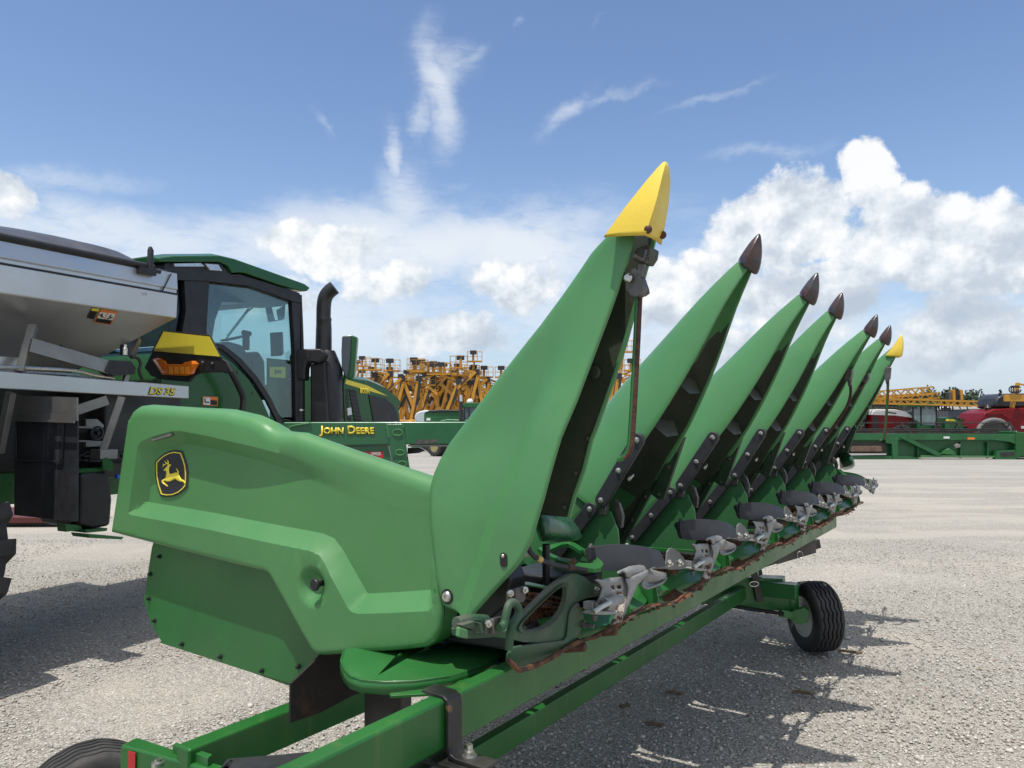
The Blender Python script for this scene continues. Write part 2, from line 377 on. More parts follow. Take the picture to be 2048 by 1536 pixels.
CIR = [(790, 490, 620, 100, 4, 1.0), (250, 480, 400, 75, 0, .85), (1040, 500, 260, 110, 0, 1.0), (820, 405, 85, 85, 0, .75), (870, 185, 48, 125, 8, .82), (885, 140, 75, 50, 20, .62), (922, 132, 60, 20, 32, .5), (848, 105, 26, 70, -5, .5),
       (835, 245, 30, 60, -25, .6), (793, 310, 20, 70, 14, .7), (650, 240, 35, 9, -40, .3), (1130, 232, 75, 22, 38, .55), (1230, 195, 110, 11, 12, .4), (1420, 200, 130, 11, 10, .4), (1540, 305, 120, 18, 3, .45),
       (110, 360, 190, 30, 8, .5), (900, 370, 60, 18, 20, .3), (330, 540, 360, 80, 0, .85), (600, 640, 600, 150, 0, .75), (1250, 640, 600, 180, 0, .75), (1850, 700, 600, 140, 0, .75), (100, 610, 300, 120, 0, .7), (1190, 45, 22, 10, 30, .3), (1040, 45, 14, 12, 0, .35)]
mw = mx([blob(ww, *b[:6], soft=(1.35, .1)) for b in CIR])
nw = tex(nt, warp(mapping(nt, AE, (.8, 2.2, 1), (0, 0, R(-14))), 6, .16), scale=11, detail=8, rough=.66).outputs[0]
wisp = mth(nt, 'MULTIPLY', mw, mrange(nt, mth(nt, 'ADD', nw, mth(nt, 'MULTIPLY', mw, .38)), .41, .86), clamp=True)
skyb = mixc(nt, 1, sky.outputs[0], (1.12, 1.16, 1.24), 'MULTIPLY')
skyc = mixc(nt, mrange(nt, el, -.02, .45, .42, 0), skyb, (3.3, 4.6, 6.2))
skyc = mixc(nt, mth(nt, 'MULTIPLY', wisp, .93), skyc, (6.5, 6.9, 7.4))
skyc = mixc(nt, mth(nt, 'MULTIPLY', dens, .94), skyc, ccol)
skyc = mixc(nt, mrange(nt, el, .13, .0, 0, .6), skyc, (4.0, 4.8, 5.6))
over = mth(nt, 'MULTIPLY', mrange(nt, el, .60, .85), mrange(nt, tex(nt, co, scale=2.2, detail=6).outputs[0], .36, .55), clamp=True)   # unseen bright cloud added above the frame to lift and whiten the fill
back = mth(nt, 'MULTIPLY', mrange(nt, sep.outputs[1], .1, -.3), mrange(nt, tex(nt, co, scale=3, detail=6).outputs[0], .40, .6))  # unseen cloud added behind the camera, also for fill light
skyc = mixc(nt, mth(nt, 'MULTIPLY', mth(nt, 'MAXIMUM', over, back), .9), skyc, (7.6, 7.5, 7.4))
nt.links.new(skyc, bg.inputs[0])

# ------------------------------------------------------------------ gravel yard
gm = bpy.data.materials.new('gravel'); gm.use_nodes = True; nt = gm.node_tree; b = nt.nodes['Principled BSDF']
co = nt.nodes.new('ShaderNodeTexCoord').outputs['Object']
v1 = tex(nt, warp(co, 30, .02), 'Voronoi', 84); v2 = tex(nt, co, 'Voronoi', 170); v3 = tex(nt, warp(co, 12, .05), 'Voronoi', 38)
g1 = mixc(nt, .5, v1.outputs['Color'], v2.outputs['Color']); bw = nt.nodes.new('ShaderNodeRGBToBW'); nt.links.new(g1, bw.inputs[0])
pc = ramp(nt, bw.outputs[0], [(.2, (.19, .175, .15)), (.42, (.33, .31, .28)), (.6, (.43, .41, .37)), (.8, (.58, .555, .51))])
crev = mrange(nt, v1.outputs['Distance'], .35, .85, 1, .45)
pc = mixc(nt, 1, pc, mixc(nt, crev, (.42, .40, .37), (1, 1, 1)), 'MULTIPLY')
# compacted pale wheel tracks and dusty patches
trk = tex(nt, mapping(nt, warp(co, .25, 1.2), (.10, .85, 1), (0, 0, R(6))), scale=1, detail=6, rough=.6).outputs[0]
pat = tex(nt, co, scale=.22, detail=5).outputs[0]
spy = nt.nodes.new('ShaderNodeSeparateXYZ'); nt.links.new(co, spy.inputs[0])
far = mrange(nt, spy.outputs[1], 5, 13, .15, 1)
tf = mth(nt, 'MULTIPLY', mrange(nt, mth(nt, 'ADD', trk, mth(nt, 'MULTIPLY', pat, .25)), .55, .72), far)
fine = tex(nt, co, scale=35, detail=6, rough=.7).outputs[0]
dust = ramp(nt, fine, [(.3, (.36, .33, .285)), (.7, (.50, .465, .41))])
pc = mixc(nt, mth(nt, 'MULTIPLY', tf, .85), pc, dust)
pc = mixc(nt, mth(nt, 'MULTIPLY', mrange(nt, pat, .5, .75), .30), pc, (.26, .245, .225))
pc = mixc(nt, mth(nt, 'MULTIPLY', mrange(nt, tex(nt, warp(co, .6, .6), scale=.55, detail=7, rough=.65).outputs[0], .52, .66), .35), pc, (.52, .46, .38))
grf = mth(nt, 'MULTIPLY', mrange(nt, spy.outputs[1], 14, 30), .45); pc = mixc(nt, grf, pc, (.30, .30, .30))
nt.links.new(pc, b.inputs['Base Color']); b.inputs['Roughness'].default_value = .9; b.inputs['Specular IOR Level'].default_value = .25
h = mth(nt, 'ADD', mth(nt, 'MULTIPLY', v1.outputs['Distance'], -1.0), mth(nt, 'MULTIPLY', v3.outputs['Distance'], -1.2))
h = mth(nt, 'ADD', h, mth(nt, 'MULTIPLY', fine, .6))
bn = nt.nodes.new('ShaderNodeBump'); bn.inputs['Strength'].default_value = .75; bn.inputs['Distance'].default_value = .009
nt.links.new(h, bn.inputs['Height']); nt.links.new(bn.outputs[0], b.inputs['Normal'])
g = MB()
xs = [-2000, -300, -60] + [-20 + i * .5 for i in range(81)] + [60, 300, 2000]; ys = [-60, -5] + [i * .5 for i in range(61)] + [60, 300, 2500]
vs = [(x, y, .018 * (noise.noise(Vector((x * .7, y * .7, 0)))) if 0 < y < 30 and abs(x) < 20 else 0) for y in ys for x in xs]; nx = len(xs)
g.add(vs, [(j * nx + i, j * nx + i + 1, (j + 1) * nx + i + 1, (j + 1) * nx + i) for j in range(len(ys) - 1) for i in range(nx - 1)])
g.build('ground', gm, kind='structure', ang=180)
# loose stones: real pebbles scattered over the near ground
def pebbles(seed, n, ymax, s0, s1):
    rng = np.random.default_rng(seed)
    t = (1 + 5 ** .5) / 2
    iv = np.array([(-1, t, 0), (1, t, 0), (-1, -t, 0), (1, -t, 0), (0, -1, t), (0, 1, t), (0, -1, -t), (0, 1, -t), (t, 0, -1), (t, 0, 1), (-t, 0, -1), (-t, 0, 1)]) / 1.9
    jf = np.array([(0, 11, 5), (0, 5, 1), (0, 1, 7), (0, 7, 10), (0, 10, 11), (1, 5, 9), (5, 11, 4), (11, 10, 2), (10, 7, 6), (7, 1, 8), (3, 9, 4), (3, 4, 2), (3, 2, 6), (3, 6, 8), (3, 8, 9), (4, 9, 5), (2, 4, 11), (6, 2, 10), (8, 6, 7), (9, 8, 1)])
    y = 2.2 + (ymax - 2.2) * rng.random(n) ** 1.25; x = (rng.random(n) * 2 - 1) * (y * .72 + .4)
    s = s0 + (s1 - s0) * rng.random(n) ** 3.2
    V = iv[None] * (1 + .32 * (rng.random((n, 12, 1)) - .5) * 2) * (s[:, None, None] * np.stack([.7 + .6 * rng.random(n), .6 + .4 * rng.random(n), .35 + .35 * rng.random(n)], 1)[:, None, :])
    a = rng.random(n) * 6.283; ca, sa = np.cos(a)[:, None], np.sin(a)[:, None]
    X = V[:, :, 0] * ca - V[:, :, 1] * sa + x[:, None]; Y = V[:, :, 0] * sa + V[:, :, 1] * ca + y[:, None]
    Z = V[:, :, 2] + s[:, None] * .18 + .004
    co = np.stack([X, Y, Z], 2).reshape(-1, 3).astype(np.float32); fc = (jf[None] + (np.arange(n) * 12)[:, None, None]).reshape(-1).astype(np.int32)
    me = bpy.data.meshes.new('loose_gravel'); me.vertices.add(n * 12); me.vertices.foreach_set('co', co.ravel())
    me.loops.add(n * 60); me.loops.foreach_set('vertex_index', fc); me.polygons.add(n * 20); me.polygons.foreach_set('loop_start', np.arange(0, n * 60, 3, dtype=np.int32))
    me.update(); me.validate(); o = bpy.data.objects.new('loose_gravel', me); COL.objects.link(o); return o
pm = bpy.data.materials.new('stones'); pm.use_nodes = True; nt = pm.node_tree; b = nt.nodes['Principled BSDF']
geo = nt.nodes.new('ShaderNodeNewGeometry'); co = nt.nodes.new('ShaderNodeTexCoord').outputs['Object']
c = ramp(nt, geo.outputs['Random Per Island'], [(0, (.17, .16, .145)), (.15, (.29, .27, .235)), (.45, (.43, .40, .355)), (.8, (.57, .54, .485)), (.975, (.72, .70, .66)), (.985, (.34, .17, .11)), (1, (.36, .30, .17))])
c = mixc(nt, .25, c, ramp(nt, tex(nt, co, scale=120, detail=3).outputs[0], [(.3, (.2, .19, .17)), (.7, (.6, .58, .54))]))
nt.links.new(c, b.inputs['Base Color']); b.inputs['Roughness'].default_value = .85
o2 = pebbles(9, 1100, 9.0, .008, .022); o2.data.materials.append(pm); o2['kind'] = 'stuff'; tag(o2, 'scattered larger limestone pebbles lying on the finer gravel', 'gravel')
o = pebbles(3, 120000, 10.5, .003, .0115); o.data.materials.append(pm); o['kind'] = 'stuff'; tag(o, 'loose pale limestone pebbles over the near yard', 'gravel')
sc.cycles.max_bounces = 6; sc.cycles.diffuse_bounces = 3; sc.cycles.glossy_bounces = 3; sc.cycles.transparent_max_bounces = 10; sc.cycles.caustics_reflective = False
W.cycles.sampling_method = 'MANUAL'; W.cycles.sample_map_resolution = 512

# ================================================================== CORN HEADER
HD = thing('corn_header', 'green six row corn header with pointed snouts folded up, carried on the long trailer', 'corn header', HP(-.6, 2.3, .9))
ht2 = lambda pts, t: [sz(HT(x, y, t)) for x, y in pts]
# ---- end shield (moulded cover) with recessed field
T0 = -.05; DEP = .05
TOPPX = [(256, 832), (264, 819), (278, 811), (300, 809), (390, 815), (458, 821), (507, 832), (535, 845), (551, 857), (565, 863), (604, 865), (644, 879), (705, 901), (785, 929), (885, 962)]
ht_top = [sz(HT(x, y, T0 + .028 * min(1, (x - 240) / 60) + .05 * sm(430, 720, x))) for x, y in TOPPX]
out = ht2([(220, 1065), (236, 960), (252, 850), ], T0) + ht_top + ht2([(880, 1060), (879, 1150), (881, 1230), (878, 1262), (868, 1284), (850, 1296), (800, 1302), (720, 1307), (645, 1312), (632, 1311), (622, 1303), (600, 1266), (565, 1203), (540, 1158), (534, 1148), (524, 1143), (460, 1128), (340, 1097)], T0)
rec = ht2([(256, 1026), (268, 945), (275, 893), (281, 884), (300, 874), (345, 862), (362, 862), (420, 873), (500, 893), (570, 914), (640, 943), (700, 966), (760, 990), (885, 1010),
           (882, 1120), (868, 1150), (864, 1222), (780, 1226), (715, 1228), (703, 1224), (695, 1215), (668, 1165), (646, 1125), (635, 1110), (618, 1102), (540, 1086), (400, 1056), (262, 1030)], T0)
s1 = sz(HT(430, 880, T0))[0]; s2 = sz(HT(720, 950, T0))[0]
topb = ht2([(300, 874), (345, 862), (362, 862), (420, 873), (500, 893), (570, 914), (640, 943), (700, 966), (760, 990), (885, 1010)], T0)
cup = sz(HT(623, 1173, T0))
def zline(poly, s):
    for (a, za), (b_, zb) in zip(poly, poly[1:]):
        if a <= s <= b_: return za + (zb - za) * (s - a) / (b_ - a)
    return poly[-1][1] if s > poly[-1][0] else 99
def shield_t(s, z):
    d = pdist(s, z, rec); ins = inpoly(s, z, rec)
    wd = .052
    dep = DEP * min(1.0, d / wd) if ins else 0
    above = z > zline(topb, s) - 1e-4
    if s > s1:
        lift = DEP * sm(s1, s2, s)
        g = 1 if above else (sm(.35, .0, zline(topb, s) - z) if ins else 0)
        dep = DEP * (1 - (1 - dep / DEP) * (1 - lift * g / DEP))
    r = math.hypot(s - cup[0], z - cup[1])                            # funnel round the latch knob
    if r < .070: dep += .032 * sm(.070, .018, r) * (1 - min(1, dep / DEP))
    e = pdist(s, z, out)                                              # rolled outer edges
    dt_ = pdist(s, z, ht_top, False)
    roll = max(rr - math.sqrt(max(0, rr * rr - max(0, rr - q) ** 2)) if q < rr else 0 for rr, q in ((.016, e), (.045, dt_)))
    return T0 + dep + roll
ro = offs(rec, .052)
ex = [rec + rec[:1], ro + ro[:1]] + rolls(out, (.0016, .0045, .009, .016)) + rolls(ht_top, (.004, .012, .022, .033, .045), False)
ex += [[(cup[0] + r_ * math.cos(a), cup[1] + r_ * math.sin(a)) for a in [k * math.pi / 14 for k in range(29)]] for r_ in (.018, .032, .045, .058, .070)]
v2, f2 = cdt(out, .0125, extra=ex, keep=lambda x, y: pdist(x, y, out) > .019 and pdist(x, y, ht_top, False) > .049 and abs(pdist(x, y, rec) - .026) > .030 or (inpoly(x, y, rec) and abs(pdist(x, y, rec) - .026) < .018))
mb = MB(); mb.add([HP(s, shield_t(s, z), z) for s, z in v2], f2)
# return flange and top cover, swept inwards from the outline
def inset_dir(i):
    return out[i]
topc = ht_top
rings = []
dens_top = []
for (a, za), (b_, zb) in zip(topc, topc[1:]): dens_top += [Vector((a + (b_ - a) * k / 6, za + (zb - za) * k / 6, 0)) for k in range(6)]
dens_top.append(Vector((*topc[-1], 0)))
for dt, dz in [(0, 0), (.015, -.002), (.04, -.010), (.08, -.03), (.15, -.075), (.26, -.15)]:
    rings.append([HP(q.x, shield_t(q.x, q.y) + dt, q.y + dz + (.006 * sm(-1.40, -1.15, q.x) * sm(-.72, -.95, q.x) if dt > .01 else 0)) for q in dens_top])
mb.loft(rings, False, False)
edge = [out[i] for i in range(len(out))]
bot = ht2([(885, 1060), (883, 1150), (882, 1230), (878, 1262), (868, 1284), (850, 1296), (800, 1302), (720, 1307), (645, 1312), (632, 1311), (622, 1303), (600, 1266), (565, 1203), (540, 1158), (534, 1148), (524, 1143), (460, 1128), (340, 1097), (220, 1065), (236, 960), (252, 850)], T0) + [ht_top[0]]
mb.loft([[HP(s, T0 + .016, z) for s, z in bot], [HP(s, T0 + .075, z) for s, z in bot]], False, False)
SH = mb.build('end_shield', GP2, HD, ang=28, weld=True)
# small trim blade in the recess
mb = MB(); mb.prism([HT(303, 879, T0), HT(337, 867, T0), HT(344, 868, T0), HT(341, 872, T0), HT(304, 882, T0)], L * .03); mb.build('trim_clip', SSD, SH)
# latch knob
kc = HT(628, 1170, T0 - .015); mb = MB()
mb.lathe(kc, L, [(.001, -.002), (.017, -.002), (.0195, .001), (.0195, .006), (.016, .010), (.009, .013), (.009, .05)], 24); mb.build('latch_knob', BK, SH)
# emblem: shield shaped badge with leaping deer
def em(x, y): return sz(HT(300 + x / 11.82, 880 + y / 11.82, .0))
EMT = shield_t(*em(520, 800))
bd = [(140, 500), (230, 410), (350, 320), (480, 260), (620, 232), (780, 255), (800, 275), (860, 430), (910, 600), (930, 780), (928, 950), (915, 1100), (850, 1180), (720, 1280), (560, 1340), (420, 1350), (280, 1330), (260, 1310), (190, 1100), (150, 900), (135, 700)]
def emsurf(pts, lift): return [HP(s, EMT - lift, z) for s, z in (em(*p) for p in pts)]
cx, cy = 530, 800
def shr(P, k): return [(cx + (x - cx) * k, cy + (y - cy) * (1 - (1 - k) * .72)) for x, y in P]
mb = MB(); mb.prism(emsurf(shr(bd, 1.045), .002), L * .01); mb.build('badge_rim', GP2, SH, bevel=.003)
mb = MB(); mb.prism(emsurf(bd, .005), L * .01); BD = mb.build('badge', M('badge_black', (.02, .022, .03), .35), SH, bevel=.002)
mb = MB(); A = emsurf(shr(bd, .885), .0068); B = emsurf(shr(bd, .835), .0068); A2 = [p + L * .002 for p in A]; B2 = [p + L * .002 for p in B]
mb.loft([A2, A, B, B2], True, False); mb.build('badge_line', YTX, SH)
deer = [(360, 700), (395, 670), (440, 620), (462, 585), (455, 560), (415, 575), (380, 595), (350, 625), (332, 648), (338, 620), (360, 590), (330, 562), (362, 562), (380, 578), (408, 560), (405, 525), (370, 488), (405, 502), (432, 535), (455, 532), (458, 500), (428, 448), (462, 480), (486, 520), (482, 560), (490, 592), (510, 572), (540, 572), (525, 605), (495, 632),
        (487, 700), (492, 770), (520, 805), (570, 790), (640, 768), (692, 765), (680, 720), (648, 662), (690, 690), (712, 735), (728, 745), (712, 780), (740, 850), (770, 915), (840, 950), (870, 1000), (885, 1050), (870, 1055), (820, 990), (740, 980), (690, 955), (640, 918), (590, 935), (530, 970), (470, 980), (385, 970), (355, 978), (400, 1030), (440, 1058), (470, 1100), (430, 1095), (370, 1050), (305, 972), (320, 950), (380, 915), (412, 895), (415, 820), (428, 765), (418, 722), (380, 730), (362, 712)]
v, f = cdt([(x / 100, y / 100) for x, y in deer], .4)
mb = MB(); mb.add(emsurf([(x * 100, y * 100) for x, y in v], .0068), f); mb.build('deer_emblem', YTX, SH, solid=.0015, off=0)

# ---- lower side sheet with bolts
low = [(314, 1060), (303, 1095), (287, 1200), (300, 1245), (325, 1288), (400, 1312), (485, 1340), (560, 1362), (585, 1369), (612, 1345), (638, 1312), (650, 1250), (640, 1120), (400, 1050)]
mb = MB(); mb.prism([HT(x, y, .02) for x, y in low], L * .006); LS = mb.build('lower_side_sheet', GM, HD, bevel=.003)
mb = MB(); mb.prism([HT(x, y, .035) for x, y in [(318, 1285), (480, 1337), (575, 1371), (588, 1372), (625, 1345), (650, 1310), (640, 1300), (600, 1345), (585, 1352), (480, 1325), (330, 1275)]], L * .02)
mb.build('sheet_lower_lip', GM, HD, bevel=.002)
for x, y in [(320, 1113), (302, 1148), (299, 1197), (310, 1241), (365, 1288), (442, 1313), (525, 1341), (598, 1333)]:
    c = HT(x, y, .02); mb = MB(); mb.lathe(c, -L, [(.010, 0), (.010, .003), (.0055, .003), (.0055, .013), (.001, .014)], 8); mb.build('bolt', BK, LS)

# ---- outer near snout
nf = [(865, 1000), (864, 975), (872, 945), (885, 918), (905, 885), (1000, 770), (1100, 648), (1150, 580), (1190, 508), (1216, 452), (1235, 448), (1258, 450), (1266, 470), (1262, 500), (1245, 547), (1195, 687), (1150, 806), (1120, 876), (1085, 1000), (1062, 1080), (1042, 1120), (1032, 1134), (990, 1180), (940, 1236), (925, 1245), (912, 1240), (890, 1204), (878, 1160), (867, 1060)]
def sbase(z): return T0 - .062 + .119 * sm(1.35, 2.1, z)
def htz(pts, add=0):
    o = []
    for x, y in pts:
        t = T0
        for _ in range(5): zz = HT(x, y, t).z; t = sbase(zz) + (.036 + .04 * sm(1.95, 1.55, zz) if add else 0)
        o.append(sz(HT(x, y, t)))
    return o
nl = [(890, 1204), (877, 1155), (866, 1060), (863, 1000), (864, 975), (872, 945), (885, 916), (903, 884), (990, 770), (1087, 648), (1137, 580), (1186, 508), (1220, 462)]
nr = [(1220, 462), (1235, 454), (1258, 450), (1266, 470), (1262, 500), (1245, 547), (1195, 687), (1150, 806), (1120, 876), (1085, 1000), (1062, 1080), (1042, 1120), (1032, 1134), (990, 1180), (940, 1236), (925, 1245), (908, 1238), (890, 1204)]
nf2 = htz(nl, .018)[:-1] + htz(nr)[:-1]
cl = htz([(1108, 700), (1010, 950), (900, 1215)]); cl2 = htz([(1112, 770), (1050, 940), (925, 1250)])
left = htz(nl, .018)
def side(s, z, a, b): return ((b[0] - a[0]) * (z - a[1]) - (b[1] - a[1]) * (s - a[0])) / math.hypot(b[0] - a[0], b[1] - a[1])
def snout_t(s, z):
    d = side(s, z, cl[0], cl[2]); d2 = side(s, z, cl2[0], cl2[2])
    # d>0 on the left of the crease
    fade = sm(1.95, 1.55, z)
    t = sbase(z)
    dl, dr = max(0, -d), max(0, -d2); u = max(0, min(dr - dl, .07))
    t += .75 * u * fade + .02 * dl * fade
    e = pdist(s, z, left, False); rr = .035
    if e < rr: t += rr - math.sqrt(max(0, rr * rr - (rr - e) ** 2))
    e = pdist(s, z, nf2); rr = .010
    if e < rr: t += rr - math.sqrt(max(0, rr * rr - (rr - e) ** 2))
    return t
v2, f2 = cdt(nf2, .014, extra=rolls(nf2, (.0004, .0012, .0025, .0045, .007, .010)) + rolls(left, (.014, .019, .025, .035), False) + [[tuple(Vector(cl[0]).lerp(Vector(cl[2]), k / 8)) for k in range(9)], [tuple(Vector(cl2[0]).lerp(Vector(cl2[2]), k / 8)) for k in range(9)]],
             keep=lambda x, y: pdist(x, y, nf2) > .013 and pdist(x, y, left, False) > .039)
mb = MB(); mb.add([HP(s, snout_t(s, z), z) for s, z in v2], f2)
for s, z in ():
    pass
rings = []
for k in range(5):
    rings.append([HP(s, snout_t(s, z) * (1 - k / 4) + .128 * k / 4, z + .012 * math.sin(math.pi * k / 4)) for s, z in left])
mb.loft(rings, False, False)
SN = mb.build('snout', GP, HD, ang=23, solid=.007, weld=True); SN['label'] = 'outermost near snout with smooth flat side and yellow tip'
rt = ht2([(1312, 462), (1306, 490), (1290, 545), (1250, 690), (1230, 750), (1195, 850), (1183, 880), (1168, 940), (1150, 990), (1138, 1035)], .12)
wall = [p for p in ht2([(1080, 1030), (1100, 900), (1150, 760), (1220, 560), (1252, 462)], .12)]
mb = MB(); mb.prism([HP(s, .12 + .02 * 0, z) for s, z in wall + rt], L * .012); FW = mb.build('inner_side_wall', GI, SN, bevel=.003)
rim = rt; mb = MB(); mb.tube([HP(s, .118, z) for s, z in rim], .007, 6); mb.build('wall_edge', GP, SN)
for x, y in [(1176, 877), (1152, 946), (1129, 1014)]:
    mb = MB(); mb.lathe(HT(x, y, .118), -L, [(.008, 0), (.006, .005), (.001, .006)], 8); mb.build('bolt', DKM, SN)
mb = MB(); mb.lathe(HT(1190, 745, .118), -L, [(.021, 0), (.021, .003), (.018, .003), (.013, .008), (.001, .010)], 18); mb.build('pivot_cap', GI, SN)
# yellow nose
def yt(pts, ts): return [HT(x, y, t) for (x, y), t in zip(pts, ts)]
tA = .0
rings = [yt([(1207, 474), (1250, 471), (1289, 471), (1306, 478), (1323, 490), (1300, 440)], [-.035, -.05, -.05, .01, .075, .12]),
         yt([(1212, 467), (1254, 462), (1294, 460), (1312, 470), (1327, 470), (1300, 430)], [-.035, -.05, -.05, .01, .075, .12]),
         yt([(1252, 412), (1280, 405), (1313, 400), (1328, 405), (1338, 405), (1315, 390)], [-.02, -.032, -.032, .01, .065, .10]),
         yt([(1292, 362), (1306, 358), (1324, 354), (1334, 358), (1341, 362), (1325, 350)], [-.0, -.01, -.01, .015, .05, .07]),
         yt([(1316, 334), (1322, 332), (1330, 331), (1335, 333), (1339, 338), (1331, 330)], [.015, .01, .01, .02, .04, .045]),
         yt([(1326, 324), (1328, 323.5), (1331, 323), (1333, 324), (1335, 326), (1331, 323)], [.025, .02, .02, .025, .03, .03])]
mb = MB(); mb.loft(rings, True, False); mb.build('snout_tip', YEL, SN, ang=40, solid=.004)['label'] = 'large yellow pointed cap'
for x, y, t in [(1296, 459, -.043), (1325, 470, .06)]:
    mb = MB(); mb.lathe(HT(x, y, t), (-L + F * .6), [(.010, -.004), (.010, .003), (.006, .006), (.001, .007)], 10); mb.build('tip_bolt', RDK, SN)
# bolts in countersunk holes
for x, y, mt in [(895, 1193, ZN), (1008, 1120, DKM)]:
    tq = T0
    for _ in range(8): s, z = sz(HT(x, y, tq)); tq = .5 * tq + .5 * snout_t(s, z)
    c = HP(s, snout_t(s, z), z)
    mb = MB()
    if mt is ZN:
        mb.lathe(c, -L, [(.021, -.001), (.021, .0015), (.017, .0015), (.001, .0018)], 24); mb.build('washer_seat', KTX, SN)
        mb = MB(); mb.lathe(c, -L, [(.015, 0), (.015, .005), (.012, .009), (.005, .010), (.005, .006), (.001, .006)], 24); mb.build('bolt', ZN, SN)
    else:
        q = [c - L * .001 + F * (.0115 * math.cos(a)) + UP * (.0115 * math.sin(a) + (.007 if math.sin(a) > 0 else -.007)) for a in [i * math.pi / 8 for i in range(16)]]
        mb.prism(q, -L * .0015); mb.build('slot_hole', KTX, SN)
        mb = MB(); mb.lathe(c + UP * .011, -L, [(.005, 0), (.005, .006), (.003, .008), (.001, .008)], 10); mb.build('bolt', ZN, SN)
# hanging crop rod and its hinge at a snout's mouth
def rod(px, t, name='crop_rod', par=None, mats=(GM, RDK), r=.006):
    P = cr([HT(x, y, t) for x, y in px], 5); mb = MB(); mb.tube(P, r, 8); o = mb.build(name, mats[0], par, ang=60)
    mb = MB(); off = (F * .9 - L * .35).normalized() * r * 1.1; mb.tube([p + off for p in P[:-3]], r * .8, 8); mb.build('rusted_edge', mats[1], o, ang=60); return o
rod([(1276, 590), (1271, 700), (1262, 860), (1258, 895), (1250, 912), (1236, 920)], .05, par=SN, r=.0075)
mb = MB()
mb.prism([HT(x, y, .02) for x, y in [(1256, 550), (1250, 560), (1252, 580), (1262, 592), (1272, 594), (1280, 590), (1286, 576), (1284, 560), (1272, 535), (1262, 538)]], L * .03)
mb.prism([HT(x, y, .06) for x, y in [(1276, 535), (1282, 548), (1292, 575), (1294, 585), (1284, 592), (1276, 585), (1268, 550)]], L * .02)
mb.bar(HT(1285, 528, .03), HT(1281, 555, .03), .02, .015)
mb.tube([HT(1266, 510, -.02), HT(1284, 520, .0), HT(1290, 500, .02)], .007, 8)
HG = mb.build('rod_hinge', DKM, SN, bevel=.003)
mb = MB(); mb.prism([HT(x, y, .03) for x, y in [(1268, 505), (1274, 495), (1290, 489), (1300, 494), (1297, 512), (1288, 526), (1272, 524), (1266, 518)]], L * .06); mb.build('hinge_block', GI, SN, bevel=.004)
mb = MB(); mb.lathe(HT(1257, 556, .015), -L, [(.012, 0), (.012, .004), (.008, .009), (.001, .010)], 14); mb.build('hinge_bolt', ZN, SN)
mb = MB(); P = [HT(1296, 490, .03), HT(1294, 520, .035)]; pts = []
for i in range(60): a = i * .9; c = P[0].lerp(P[1], i / 59); pts.append(c + F * .006 * math.cos(a) + L * .006 * math.sin(a))
mb.tube(pts, .0016, 5); mb.build('spring', DKM, SN)

